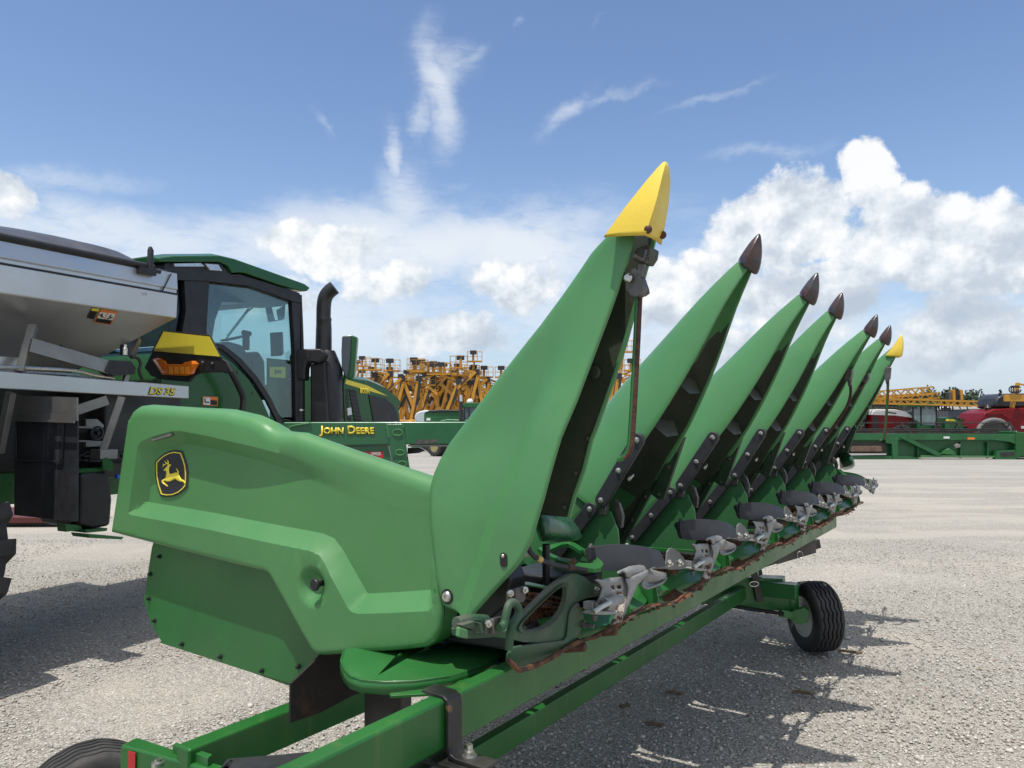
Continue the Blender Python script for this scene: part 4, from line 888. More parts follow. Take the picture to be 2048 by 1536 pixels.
# corrugated hose with yellow band
def hose(pts, r, name, par, mat=RUB):
    P = cr(pts, 14); rad = [r * (1.0 if (i % 2) else .80) for i in range(len(P))]; mb = MB(); mb.tube(P, rad, 10); return mb.build(name, mat, par, ang=20)
hs = hose(P5([(935, -30), (905, 40), (893, 120), (915, 210), (985, 285), (1080, 325), (1200, 362), (1320, 382), (1420, 398), (1500, 410)], .20), .0070, 'corrugated_hose', HD)
mb = MB(); a = P5([(995, 282), (1035, 305)], .20); mb.tube(a, .0085, 12); mb.build('yellow_band', M('ochre_tape', (.55, .38, .10), .6), hs)
mb = MB(); a = P5([(1310, 378), (1350, 390)], .20); mb.tube(a, .009, 10); mb.bar(P5([(1350, 400)], .20)[0], P5([(1368, 290)], .19)[0], .012, .004); mb.build('hose_clip', RDK, hs)
mb = MB(); P = P5([(820, 262), (930, 245)], .12); pts = [P[0].lerp(P[1], i / 80) + UP * .007 * math.cos(i * .8) + F * .007 * math.sin(i * .8) for i in range(81)]; mb.tube(pts, .0018, 5); mb.build('spring', ZN, HD)
# oval trip plate and dark green corner cone
ov = [(1000, 185), (1080, 240), (1200, 300), (1330, 350), (1460, 385), (1580, 398), (1650, 385), (1675, 350), (1660, 320), (1590, 260), (1480, 190), (1380, 130), (1310, 112), (1230, 125)]
oi = [(1090, 215), (1200, 268), (1330, 315), (1450, 335), (1540, 338), (1575, 325), (1560, 300), (1480, 245), (1380, 175), (1310, 140), (1240, 150), (1150, 190)]
v, f = cdt([(x / 100, y / 100) for x, y in ov], .4, [[(x / 100, y / 100) for x, y in oi]])
mb = MB(); mb.add([HZ(*Z5(x * 100, y * 100), 1.20) for x, y in v], f); mb.build('trip_plate', GM, HD, solid=.012, bevel=.002)
mb = MB(); mb.prism([HP(s, t, 1.10) for s, t in [(0, .28), (.12, .30), (.16, .42), (.10, .56), (-.1, .60), (-.1, .3)]], UP * .07); mb.build('gear_cover', BK, HD, bevel=.01)
def corner_cone(d, par):
    ol = [(1078, 1003), (1105, 1012), (1130, 1025), (1148, 1043), (1158, 1058), (1165, 1074), (1158, 1080), (1140, 1083), (1110, 1084), (1080, 1083), (1072, 1060), (1070, 1030)]
    cx, cy = 1100, 1062; rings = []
    for s_, k in [(.00, .96), (.03, 1.0), (.06, .97), (.09, .86), (.112, .66), (.125, .38), (.13, .05)]:
        rings.append([HS(cx + (x - cx) * k, cy + (y - cy) * k, s_) + d for x, y in ol])
    mb = MB(); mb.loft(rings, True, True); return mb.build('corner_cone', CNG, par, ang=60)
corner_cone(Vector(), HD)
mb = MB(); mb.tube([HP(.06, .27, 1.13), HP(.06, .27, 1.27)], .012, 10); mb.build('cone_post', BK, HD)
corner_cone(L * 4.55 + F * .02 - UP * .01, HD)
mb = MB(); P = cr([HP(-.15, 4.75, 1.22), HP(0, 4.80, 1.22), HP(.12, 5.0, 1.19), HP(.18, 5.2, 1.13)], 5); mb.loft([[p + UP * .02 - F * .01, p - UP * .02, p - UP * .02 - F * .01, p + UP * .02] for p in P], True, True)
mb.prism([HP(-.2, 4.62, z) if 0 else HP(s, 4.62, z) for s, z in [(-.2, 1.05), (.1, 1.05), (.16, 1.15), (.05, 1.26), (-.2, 1.26)]], L * .12); mb.build('far_end_bracket', GM, HD, bevel=.003)
# header base plate under the near end, with ribs; rubber deflector sheet
tr = [(686, 1300), (680, 1322), (688, 1340), (700, 1352), (722, 1360), (770, 1364), (830, 1362), (900, 1352), (960, 1334), (1012, 1312), (1030, 1290), (960, 1270), (820, 1270)]
A = [HZ(x, y, .955) for x, y in tr]; mb = MB(); mb.prism(A, -UP * .006)
BS = mb.build('base_plate', GM, HD)
mb = MB(); e = A[:10]; mb.loft([[p + UP * .002 for p in e], [p - UP * .034 for p in e]], False, False); mb.build('plate_rim', GM, BS, solid=.005)
mb = MB(); a, b_, c_ = HZ(757, 1349, .956), HZ(830, 1290, .956), HZ(850, 1295, .956)
mb.add([a, b_ + UP * .02, HZ(815, 1285, .956), c_], [(0, 1, 2), (0, 1, 3)]); mb.build('plate_rib', GM, BS, solid=.003)
mb = MB(); mb.prism([HZ(x, y, .935) for x, y in [(778, 1386), (905, 1370), (930, 1350), (1000, 1312), (1018, 1306), (1022, 1312), (935, 1372), (905, 1384), (782, 1391)]], -UP * .008); mb.build('plate_flange', GMS, BS, bevel=.002)
mb = MB(); mb.prism([HS(x, y, -.62) for x, y in [(582, 1368), (581, 1446), (640, 1426), (700, 1394), (760, 1370), (760, 1300), (690, 1300), (640, 1312)]], -F * .008); mb.build('rubber_deflector', M('dull_rubber', (.016, .013, .012), .8, wear=(.05, .025, .015), wthr=.6), HD)
mb = MB(); mb.box(HP(-.50, .06, .66), F * .16, L * .05, UP * .30); mb.build('parking_stand', BKP, HD, bevel=.004)

# ================================================================== header trailer
TR = thing('header_trailer', 'long green tube frame header trailer under the corn header, with black clamp', 'trailer', HP(0, 2, 0))
GT = GMS
def rbox(mb, p, q, w, h, up=UP): return mb.bar(p, q, w, h, up)
# main front tube: front face s=.13, z .885-1.0
mb = MB(); mb.box(HP(.082, -1.35, .872), F * .048, L * 5.5, UP * .118); mt_ = mb.build('main_tube', GT, TR, bevel=.010, seg=3)
mb = MB(); mb.box(HP(-.415, -1.0, .39), F * .045, L * 4.62, UP * .093); mb.build('lower_rail', GT, TR, bevel=.006)
mb = MB(); a = HS(385, 1496, -.72); mb.box(HP(-.805, -.40, .58), F * .065, L * 4.76, UP * .118); mb.build('rear_rail', GT, TR, bevel=.009, seg=3)
# clamp: flat strap over the tube with bolt and hook box below
ct = (HS(922, 1377, .13) - P0).dot(L)
mb = MB(); tt = ct - .065
pr = [(.060, 1.000), (.125, .998), (.140, .99), (.1445, .975), (.1445, .885), (.15, .868), (.165, .862), (.25, .862), (.25, .852), (.16, .852), (.143, .858), (.1345, .878), (.1345, .972), (.128, .986), (.060, .9925)]
mb.prism([HP(s, tt, z) for s, z in pr], L * .052); CLP = mb.build('clamp_strap', BKP, TR, bevel=.002)
mb = MB(); mb.lathe(HP(.185, tt + .028, .862), UP, [(.018, 0), (.018, .003), (.012, .003), (.012, .014), (.008, .015), (.008, .028), (.001, .028)], 12); mb.build('clamp_bolt', ZN, CLP, ang=30)
mb = MB(); pr = [(.05, .851), (.22, .851), (.245, .84), (.25, .82), (.25, .76), (.235, .755), (.235, .815), (.225, .832), (.05, .838)]
mb.prism([HP(s, tt - .02, z) for s, z in pr], L * .09); mb.box(HP(.06, tt - .01, .76), F * .17, L * .006, UP * .08); mb.build('clamp_hook', BKP, CLP, bevel=.003)
mb = MB(); pr = [(.05, .851), (.15, .851), (.17, .84), (.175, .82), (.175, .55), (.16, .55), (.16, .81), (.15, .835), (.05, .838)]
mb.prism([HP(s, tt - .12, z) for s, z in pr], L * .085); mb.build('clamp_jaw', BKP, CLP, bevel=.004)
mb = MB(); mb.box(HP(.02, tt - .55, .80), F * .10, L * .45, UP * .05); mb.build('clamp_bar', BKP, CLP, bevel=.004)
mb = MB(); mb.lathe(HP(.125, tt - .20, .815), F, [(.022, 0), (.022, .010), (.014, .012), (.012, .03), (.001, .032)], 8); mb.build('rusty_bolt', RDK, CLP)
# wheels
def wheel(name, c, ax, r, w, par, steer=None, rimr=None, label=None):
    """tyre with wavy ribs and a dished rim; ax points to the visible face"""
    c = Vector(c); ax = Vector(ax).normalized(); rimr = rimr or r * .54
    prof = [(rimr, -.42 * w), (rimr * 1.06, -.46 * w), (r * .80, -.5 * w), (r * .93, -.47 * w), (r * .985, -.40 * w)]
    gr = [-.30, -.15, 0, .15, .30]
    mb = MB(); n = 72; a = ax.orthogonal().normalized(); b_ = ax.cross(a); rings = []
    base = [(rimr, -.42), (rimr * 1.06, -.46), (r * .80, -.5), (r * .93, -.47), (r * .98, -.41)]
    for g in gr: base += [(r * (1 - .02 * (g / .4) ** 2) * .997, g - .028), (r * .94, g - .014), (r * .94, g + .014), (r * (1 - .02 * (g / .4) ** 2) * .997, g + .028)]
    base += [(r * .98, .41), (r * .93, .47), (r * .80, .5), (rimr * 1.06, .46), (rimr, .42)]
    for k in range(n):
        an = 2 * math.pi * k / n; ring = []
        for i, (rr, h) in enumerate(base):
            hh = h + (.02 * (1 if (k // 2) % 2 else -1) if 5 <= i < 25 else 0); ring.append(c + (a * math.cos(an) + b_ * math.sin(an)) * rr + ax * hh * w)
        rings.append(ring)
    rings.append(rings[0]); mb.loft(rings, False, False)
    wh = mb.build(name, TYR, par, ang=40, weld=True)
    mb = MB(); mb.lathe(c, ax, [(rimr * 1.05, .43 * w), (rimr * 1.06, .46 * w), (rimr * .98, .46 * w), (rimr * .95, .40 * w), (rimr * .90, .2 * w), (rimr * .86, -.05 * w), (rimr * .5, -.10 * w), (rimr * .45, -.02 * w), (.001, -.02 * w)], 40)
    mb.build('rim', RIM, wh, ang=40)
    mb = MB(); mb.lathe(c, ax, [(rimr * 1.0, -.44 * w), (rimr * .9, -.2 * w), (rimr * .86, -.06 * w)], 40); mb.build('rim_back', RIM, wh)
    return wh
WC = HZ(1636, 1302, 0); WC.z = .247
wx = Vector((-.99, -.13, 0)).normalized()
fw = wheel('wheel', WC + Vector((-.02, .0, 0)), wx, .245, .205, TR)
mb = MB(); c = WC + Vector((-.02, 0, 0)) + wx * .01
for k in range(5):
    a = k * 1.2566; mb.lathe(c + wx.orthogonal().normalized() * 0 + (UP * math.cos(a) + wx.cross(UP) * math.sin(a)) * .045, wx, [(.008, 0), (.008, .012), (.001, .013)], 8)
mb.build('wheel_nuts', ZN, fw)
# steering axle: deep plate beam, kingpin sleeve, strap with keyhole, hub and tie rod
ya = 5.35
def A_(x, y, d=0): return PY(x, y, ya + d)
mb = MB(); mb.prism([A_(x, y) for x, y in [(1372, 1172), (1380, 1150), (1566, 1158), (1566, 1170), (1578, 1170), (1592, 1172), (1592, 1226), (1460, 1212), (1400, 1208)]], Vector((.06, .12, 0))); AX = mb.build('steering_axle', GM, TR, bevel=.005)
mb = MB(); mb.lathe(A_(1583, 1232, .04), UP, [(.045, 0), (.05, .01), (.05, .20), (.042, .215), (.001, .215)], 18); mb.build('kingpin_sleeve', GM, AX)
mb = MB(); pts = [A_(1497, 1125, -.03), A_(1511, 1123, -.03), A_(1528, 1202, -.03), A_(1514, 1204, -.03)]; mb.prism(pts, Vector((0, .012, 0))); mb.prism([A_(x, y, .06) for x, y in [(1512, 1118), (1519, 1117), (1526, 1150), (1518, 1152)]], Vector((0, .01, 0)))
st = mb.build('hanger_strap', BKP, AX, bevel=.003)
mb = MB(); P = [A_(1508 + 9 * math.cos(a), 1168 + 5 * math.sin(a), -.05) for a in [i * math.pi / 6 for i in range(13)]]; mb.tube(P, .004, 6, False); mb.build('hitch_ring', ZN, st)
mb = MB(); mb.tube([A_(1508, 1166, -.05), A_(1508, 1166, -.02)], .014, 10); mb.build('pin', DKM, st)
mb = MB(); mb.tube([PY(1300, 1194, 5.55), PY(1380, 1200, 5.5), PY(1568, 1228, 5.2)], .013, 10); mb.build('tie_rod', BK, TR)
mb = MB(); mb.tube([PY(1230, 1196, 5.9), PY(1420, 1190, 5.8), PY(1500, 1196, 5.7)], .009, 8); mb.build('brake_line', BK, TR)
hc = WC + Vector((-.02, 0, 0)); mb = MB()
mb.bar(PY(1560, 1226, 5.22), PY(1600, 1234, 5.30), .03, .05); mb.prism([PY(x, y, 5.26) for x, y in [(1585, 1222), (1608, 1216), (1618, 1222), (1616, 1244), (1600, 1250), (1580, 1240)]], Vector((.02, .06, 0))); mb.build('steering_arm', GM, TR, bevel=.004)
mb = MB(); mb.lathe(hc + wx * .09, wx, [(.04, -.09), (.04, 0), (.03, .02), (.001, .02)], 14); mb.build('steering_knuckle', GM, TR, bevel=.004)
mb = MB(); mb.bar(HP(-.85, 3.72, .45), HP(-.05, 3.72, .47), .08, .10); mb.build('cross_member', GM, TR, bevel=.006)
mb = MB(); mb.bar(HP(-.80, -.6, .57), HP(.0, -.6, .60), .08, .08); mb.build('brace', GM, TR, bevel=.006)
# folded drawbar at the far end
mb = MB(); P = [PY(1420, 1152, 6.3), PY(1545, 1112, 6.6), PY(1622, 1090, 6.9)]; mb.bar(P[0], P[1], .11, .11); mb.bar(P[1], P[2], .10, .13); db = mb.build('drawbar', BKP, TR, bevel=.004)
mb = MB(); q = PY(1636, 1086, 6.92); mb.bar(P[2], q, .07, .08); mb.build('hitch_tongue', BKP, db, bevel=.003)
mb = MB(); mb.tube([PY(1600, 1103, 6.7) + Vector((.025 * math.cos(a), 0, -.03 + .03 * math.sin(a))) for a in [i * math.pi / 6 for i in range(13)]], .003, 6, False); mb.build('pin_clip', ZN, db)
# near axle end and wheel
mb = MB(); tp = [HZ(x, y, .655) for x, y in [(240, 1490), (274, 1473), (431, 1525), (500, 1546), (520, 1572), (406, 1536), (266, 1497)]]
mb.prism(tp, -UP * .13); NA = mb.build('axle_beam', GT, TR, bevel=.008, seg=3)
dn = (tp[5] - tp[6]).normalized(); nn = dn.cross(UP).normalized(); nn = nn if nn.dot(CAM - tp[6]) > 0 else -nn
mb = MB(); mb.box(tp[6] - dn * .012 - UP * .008 + nn * .003, dn * .030, -UP * .11, nn * .003); mb.build('reflector', REDR, NA)
mb = MB(); mb.prism([HZ(x, y, .68) for x, y in [(345, 1489), (352, 1484), (425, 1508), (416, 1516)]], -UP * .03); mb.build('slot_plate', GM, NA, bevel=.002)
mb = MB(); mb.lathe(HZ(316, 1532, .658), UP, [(.018, 0), (.018, .012), (.010, .013), (.010, .02), (.001, .02)], 8); mb.build('axle_bolt', ZN, NA)
wheel('wheel', HP(-1.515, -.285, .240), F * .93 - L * .3, .240, .205, TR)
mb = MB(); mb.prism([HZ(x, y, .70) for x, y in [(455, 1516), (560, 1508), (620, 1502), (640, 1506), (560, 1560), (420, 1560)]], -UP * .02); mb.prism([HZ(x, y, .70) for x, y in [(420, 1560), (455, 1516), (470, 1520), (440, 1565)]], -UP * .05); mb.build('fender_flap', RUB, TR, bevel=.004)

# ================================================================== dry spreader machine behind the header
SPD = thing('dry_spreader', 'green cab spreader machine with stainless hopper, behind the header on the left', 'spreader', VP(0, 1.2, 0))
def VPp(pts, w): return [VW(x, y, w) for x, y in pts]
# hopper: lofted along the vehicle
prof = [(.02, 2.84), (.0, 2.83), (-.012, 2.70), (.0, 2.695), (.0, 2.66), (-.012, 2.655), (-.005, 2.47), (.72, 1.93), (1.7, 1.93), (2.46, 2.47), (2.46, 2.83), (2.44, 2.84)]
def hring(s, k=0, dz=0): return [VP(s + (0 if z > 2.46 else k), w, z + dz) for w, z in prof]
mb = MB(); mb.loft([hring(-4.5, 0), hring(0, -.55)], True, True)
HO = mb.build('hopper', SS, SPD, bevel=.012, ang=30)
mb = MB(); mb.box(VP(-4.5, -.016, 2.655), VU * 4.5, VWd * .01, UP * .012); mb.build('seam', KTX, HO)
mb = MB(); mb.tube([VP(-4.5, -.0, 2.835), VP(-.22, -.0, 2.835)], .028, 12); mb.tube([VP(-.25, -.0, 2.82), VP(-.16, 0, 2.815)], .018, 10); mb.build('tarp_roller', BK, HO)
mb = MB(); rings = []
for i in range(46):
    s_ = -4.5 + i * .1; row = []
    for j in range(15):
        u = j / 14; w = u * 2.46; env = math.sin(math.pi * min(1, u * 1.0)) ** .6
        e2 = sm(.02, -.5, s_)
        z = 2.84 + env * (.31 + .075 * math.sin(s_ * 2.6 + 1.0) + .03 * math.sin(s_ * 6 + u * 4)) * e2 + .012 * noise.noise(Vector((s_ * 3, u * 4, 0)))
        row.append(VP(s_, w, z))
    rings.append(row)
mb.loft(rings, False, False); mb.build('tarp', TARP, HO, ang=80)
mb = MB(); mb.tube([VP(-.27, -.03, 2.80), VP(-.27, -.03, 2.96), VP(-.27, -.025, 2.99)], [.022, .024, .012], 10); mb.cbox(VP(-.30, -.03, 2.79), VU * .14, VWd * .05, UP * .05); mb.build('roller_stop', BK, HO, bevel=.004)
mb = MB(); mb.tube([VW(342, 548, -.014), VW(324, 583, -.014)], .006, 6); mb.build('panel_crease', KTX, HO)
mb = MB()
for x in (287, 293): mb.lathe(VW(x, 588, -.013), -VWd, [(.010, 0), (.006, .006), (.001, .007)], 8)
mb.build('rivets', ZN, HO)
# slope stickers
def SL(px, py):                                                       # the sloping hopper wall
    a, b_, c = VP(0, -.005, 2.47), VP(-1, -.005, 2.47), VP(-.55, .72, 1.93); n = (b_ - a).cross(c - a).normalized()
    if n.dot(CAM - a) < 0: n = -n
    return plane(px, py, a + n * .006, n), n
def sticker(parts, par=HO):
    o0 = None
    for nm, mat, pts, lift in parts:
        q = [SL(x, y) for x, y in pts]; n = q[0][1]; mb = MB(); mb.prism([p + n * lift for p, _ in q], -n * .002); o = mb.build(nm, mat, o0 or par); o0 = o0 or o
    return o0
sticker([('caution_sticker', KTX, [(174, 636), (187, 639), (193, 617), (198, 618), (198, 618), (186, 638), (174, 636), (182, 617), (198, 618)][:2] + [(198, 618), (184, 616)], 0), ('sticker_band', YTX, [(182, 621), (197, 623), (198, 618), (184, 616)], .001)])
st = sticker([('warning_sticker', ORG_, [(187, 645), (222, 650), (236, 624), (202, 618)], 0), ('sticker_text', KTX, [(190, 643), (220, 648), (224, 641), (194, 636)], .002), ('sticker_panel', WHT, [(195, 636), (208, 638), (214, 626), (200, 624)], .002), ('sticker_panel', WHT, [(210, 638), (225, 640), (231, 628), (216, 626)], .002)])
for a, b_ in [((199, 628), (206, 634)), ((204, 626), (203, 633)), ((214, 637), (225, 634)), ((222, 629), (219, 634))]:
    p, n = SL(*a); q, _ = SL(*b_); mb = MB(); mb.tube([p + n * .004, q + n * .004], .004, 5); mb.build('pictogram', KTX, st)
# side rail with lettering
mb = MB(); P = VPp([(-260, 722), (378, 772), (378, 797), (-260, 763)], -.02); mb.prism(P, VWd * .08); RL = mb.build('side_rail', SS, SPD, bevel=.006)
a = VW(297, 789, -.025); b_ = VW(349, 791.5, -.025); u = (VW(297, 774, -.025) - a)
text('DS 35', a - UP * .002, b_ - a, UP, u.length * 1.08, KTX, 'rail_lettering', RL, .002, offset=.05, shear=.25, width=(b_ - a).length * 1.04)
text('DS 35', a - VWd * .003 + UP * .003 + VU * .004, b_ - a, UP, u.length * .96, YTX, 'rail_lettering', RL, .002, offset=.02, shear=.25, width=(b_ - a).length)
# strut, clamps, valve block and lines above the rail
mb = MB(); mb.bar(VW(60, 690, -.03), VW(225, 737, -.03), .03, .095, UP); mb.build('boom_strut', SSD, SPD, bevel=.004)
for a, b_, w_ in ((VW(66, 652, .12), VW(40, 745, .0), .05), (VW(276, 678, .3), VW(262, 712, .25), .045), (VW(254, 748, .0), VW(248, 768, .0), .035)):
    mb = MB(); mb.bar(a, b_, w_, w_); mb.build('hopper_bracket', SSD, SPD, bevel=.004)
mb = MB(); mb.prism(VPp([(222, 720), (262, 722), (272, 735), (270, 748), (228, 752), (212, 742)], -.06), VWd * .1)
mb.cbox(VW(250, 700, -.03), VU * .05, VWd * .05, UP * .08); mb.tube(cr([VW(262, 715, -.03), VW(275, 716, -.03), VW(281, 728, -.03), VW(278, 742, -.03), VW(285, 760, -.02)], 5), .012, 8); mb.tube(cr([VW(212, 745, 0), VW(190, 725, 0), VW(150, 705, 0), VW(120, 690, 0)], 5), .006, 6); mb.build('valve_block', BK, SPD, bevel=.003)
mb = MB(); mb.lathe(VW(250, 710, -.06), UP, [(.018, 0), (.018, .05), (.012, .055), (.012, .075), (.001, .08)], 10); mb.build('pressure_sensor', ZN, SPD)
mb = MB(); mb.tube(cr([VW(-40, 732, 0), VW(60, 736, 0), (VW(150, 741, 0)), VW(190, 750, 0), VW(228, 756, 0)], 5), .012, 8); mb.build('hydraulic_line', ZN, SPD)
mb = MB(); mb.tube(cr([VW(-40, 741, .02), VW(60, 744, .02), (VW(150, 750, .02)), VW(190, 757, .02), VW(222, 760, .02)], 5), .010, 8); mb.build('hydraulic_line', ZN, SPD)
mb = MB(); mb.prism(VPp([(-60, 710), (40, 715), (36, 748), (-60, 742)], .12), VWd * .03); mb.build('catwalk_plate', SS, SPD)
for a, b_, w_ in ((VW(215, 800, .0), VW(100, 838, .15), .07), (VW(244, 793, .02), VW(205, 905, .10), .05), (VW(22, 785, .1), VW(-2, 905, .2), .06)):
    mb = MB(); mb.bar(a, b_, .04, w_); mb.build('support_strut', SSD, SPD, bevel=.003)
mb = MB(); mb.cbox(VW(208, 908, .12), VU * .14, VWd * .12, UP * .07); mb.build('strut_foot', SSD, SPD, bevel=.004)
# chassis and dark underbody
mb = MB(); mb.box(VP(-4.2, .95, 1.0), VU * 7.6, VWd * .12, UP * .25); mb.box(VP(-4.2, 1.75, 1.0), VU * 7.6, VWd * .12, UP * .25); mb.build('chassis', GM, SPD, bevel=.01)
mb = MB(); mb.box(VP(-4.0, .9, 1.25), VU * 4.4, VWd * .9, UP * .66); mb.box(VP(-.35, .35, 1.20), VU * .7, VWd * 1.6, UP * .75); mb.build('underbody', BKP, SPD, bevel=.02)
mb = MB(); mb.prism(VPp([(150, 800), (330, 800), (325, 905), (150, 905)], .55), VWd * .02); mb.build('inner_panel', SSD if 0 else BKP, SPD)
mb = MB(); 
for x, y, r in [(190, 866, .055)]: mb.lathe(VW(x, y, .25), -VWd, [(r, 0), (r, .03), (r * .7, .035), (r * .6, .02), (r * .3, .02), (r * .25, .05), (.001, .05)], 20)
mb.tube([VW(155, 862, .3), VW(190, 864, .28)], .03, 12); mb.build('conveyor_hub', BK, SPD)
for pts in ([(172, 838), (195, 838), (208, 850), (207, 856), (172, 856)], [(172, 884), (205, 884), (200, 893), (172, 894)], [(155, 852), (206, 854), (206, 858), (155, 856)], [(155, 880), (206, 882), (206, 885), (155, 884)]):
    mb = MB(); mb.prism(VPp(pts, .22), VWd * .02); mb.build('guard_plate', SSD, SPD, bevel=.003)
for k in range(14):
    random.seed(k + 40); x0, y0 = random.uniform(170, 250), random.uniform(900, 925)
    mb = MB(); mb.tube(cr([VW(x0, y0, .3), VW(x0 + random.uniform(-30, 30), y0 + random.uniform(-6, 12), .25), VW(x0 + random.uniform(-50, 50), y0 + random.uniform(-8, 8), .3)], 5), .009, 6); mb.build('hydraulic_hose', BK, SPD)
mb = MB(); mb.prism(VPp([(205, 920), (214, 915), (226, 925), (228, 941), (206, 938)], .05), VWd * .02); mb.build('lift_lug', GV, SPD)
mb = MB(); mb.prism(VPp([(158, 938), (210, 935), (212, 942), (158, 946)], .1), VWd * .2); mb.build('tank_frame', GV, SPD)
# tank/battery box, step
mb = MB(); mb.prism(VPp([(160, 948), (186, 943), (212, 944), (222, 955), (226, 1000), (222, 1052), (185, 1058), (160, 1050)], .08), VWd * .5); mb.build('fuel_tank', BK, SPD, bevel=.03, seg=3)
mb = MB(); mb.prism(VPp([(130, 1048), (164, 1050), (164, 1060), (132, 1064)], .12), VWd * .1); mb.prism(VPp([(176, 1068), (248, 1074), (244, 1079), (180, 1076)], .0), VWd * .2); mb.prism(VPp([(170, 1060), (216, 1056), (214, 1062), (172, 1066)], .05), VWd * .2); mb.build('step', GM, SPD, bevel=.004)
mb = MB(); mb.cbox(VW(236, 953, .2), VU * .03, VWd * .03, UP * .03); mb.build('blue_cap', BLU, SPD)
# mud flap behind the rear tyre
FL = lambda x, y, s=-1.0: VS(x, y, s)
mb = MB(); mb.prism([FL(x, y) for x, y in [(30, 820), (155, 824), (154, 1043), (90, 1037), (28, 1030)]], VU * .01); fl = mb.build('mud_flap', M('flap_rubber', (.014, .015, .02), .6, streak=(.2, .22, .25), dust=.35, dustc=(.1, .1, .11)), SPD)
mb = MB(); mb.tube([FL(32, 820, -1.01), FL(32, 917, -1.01), FL(36, 920, -1.01), FL(120, 923, -1.01), FL(124, 918, -1.01), FL(128, 822, -1.01)], .006, 6); mb.build('flap_rib', RUB, fl)
mb = MB(); mb.prism([FL(x, y, -1.03) for x, y in [(26, 822), (128, 826), (154, 824), (154, 842), (26, 836)]], VU * .01); mb.prism([FL(x, y, -1.04) for x, y in [(26, 836), (150, 842), (150, 846), (26, 842)]], -VU * .01); mb.build('flap_bracket', SSD, fl)
mb = MB(); mb.prism([FL(x, y, -1.02) for x, y in [(22, 790), (154, 795), (153, 826), (24, 822)]], VU * .01); mb.build('flap_plate', SSD, fl)
# lugged tyres
DRM = M('dusty_yellow_rim', (.30, .25, .10), .6)
def lug_wheel(c, ax, r, w, par, lugs=22, mat=TYR, rimm=None, name='wheel'):
    c = Vector(c); ax = Vector(ax).normalized(); a = ax.orthogonal().normalized(); b_ = ax.cross(a)
    mb = MB(); mb.lathe(c, ax, [(r * .5, -.42 * w), (r * .55, -.46 * w), (r * .8, -.5 * w), (r * .93, -.44 * w), (r * .955, 0), (r * .93, .44 * w), (r * .8, .5 * w), (r * .55, .46 * w), (r * .5, .42 * w)], 48, True)
    o = mb.build(name, mat, par, ang=50)
    mb = MB()
    for side_ in (-1, 1):
        for k in range(lugs):
            a0 = 2 * math.pi * (k + (.5 if side_ > 0 else 0)) / lugs
            def pt(h, da, rr): an = a0 + da; return c + (a * math.cos(an) + b_ * math.sin(an)) * rr + ax * h * w * side_
            da = .28; t_ = .055
            rings = [[pt(.02, 0 - t_, r * .94), pt(.02, 0 + t_, r * .94), pt(.02, t_ * .8, r * 1.0), pt(.02, -t_ * .8, r * 1.0)],
                     [pt(.28, da * .6 - t_, r * .93), pt(.28, da * .6 + t_, r * .93), pt(.28, da * .6 + t_ * .8, r * 1.0), pt(.28, da * .6 - t_ * .8, r * 1.0)],
                     [pt(.47, da - t_ * 1.2, r * .88), pt(.47, da + t_ * 1.2, r * .88), pt(.485, da + t_, r * .965), pt(.485, da - t_, r * .965)],
                     [pt(.50, da - t_ * 1.2, r * .80), pt(.50, da + t_ * 1.2, r * .80), pt(.515, da + t_, r * .84), pt(.515, da - t_, r * .84)]]
            mb.loft(rings, True, True)
    l = mb.build('tread_lugs', mat, o, bevel=.0)
    l['kind'] = 'stuff'
    mb = MB(); mb.lathe(c, ax, [(r * .55, -.44 * w), (r * .5, -.2 * w), (r * .47, .1 * w), (r * .2, .12 * w), (r * .18, .2 * w), (.001, .2 * w)], 32); mb.lathe(c, ax, [(r * .55, .44 * w), (r * .5, .2 * w), (r * .2, .1 * w)], 32)
    mb.build('rim', rimm or DRM, o); return o
lug_wheel(VP(-2.20, .05, .87), -VWd, .87, .74, SPD); lug_wheel(VP(-2.27, 2.35, .87), VWd, .87, .72, SPD)
lug_wheel(VP(2.6, .75, .70), -VWd, .70, .45, SPD, rimm=BKP); lug_wheel(VP(2.6, 2.1, .70), VWd, .70, .45, SPD, rimm=BKP)
# ---- cab
wR, wL = .5, 1.95
CB = []
body = [(322, 846), (322, 760), (352, 700), (372, 690), (415, 692), (440, 704), (470, 728), (500, 760), (525, 800), (545, 846), (560, 900), (322, 900)]
mb = MB(); mb.prism(VPp(body, .46), VWd * 1.55); CBD = mb.build('cab_body', GV, SPD, bevel=.012)
mb = MB(); mb.prism(VPp([(420, 690), (445, 698), (475, 724), (507, 760), (533, 800), (556, 846), (566, 846), (542, 796), (515, 754), (482, 717), (448, 690), (420, 684)], .452), VWd * .03); mb.build('door_seal', BK, CBD)
mb = MB(); mb.prism(VPp([(368, 548), (420, 550), (412, 690), (360, 690), (372, 620)], .47), VWd * .10); PB = mb.build('rear_pillar', BK, SPD, bevel=.006)
mb = MB(); mb.prism([p + VWd * 1.35 for p in VPp([(368, 548), (420, 550), (412, 690), (360, 690), (372, 620)], .47)], VWd * .10); mb.build('rear_pillar', BK, SPD, bevel=.006)
fpil = [(583, 590), (600, 592), (603, 846), (592, 846), (590, 700)]
mb = MB(); mb.prism(VPp(fpil, .47), VWd * .06); mb.build('front_pillar', BK, SPD, bevel=.006)
mb = MB(); mb.prism([p + VWd * 1.45 for p in VPp(fpil, .47)], VWd * .06); mb.build('front_pillar', BK, SPD, bevel=.006)
mb = MB(); mb.tube(cr([VW(600, 590, .5), VW(604, 700, .5), VW(603, 840, .5)], 4), .02, 8); mb.build('front_post', BK, SPD)
dg_ = [(412, 562), (500, 572), (594, 604), (597, 700), (600, 840), (566, 842), (533, 798), (505, 757), (472, 722), (445, 700), (408, 690)]
mb = MB(); mb.prism(VPp(dg_, .50), VWd * .006); DG = mb.build('door_glass', GLS, SPD)
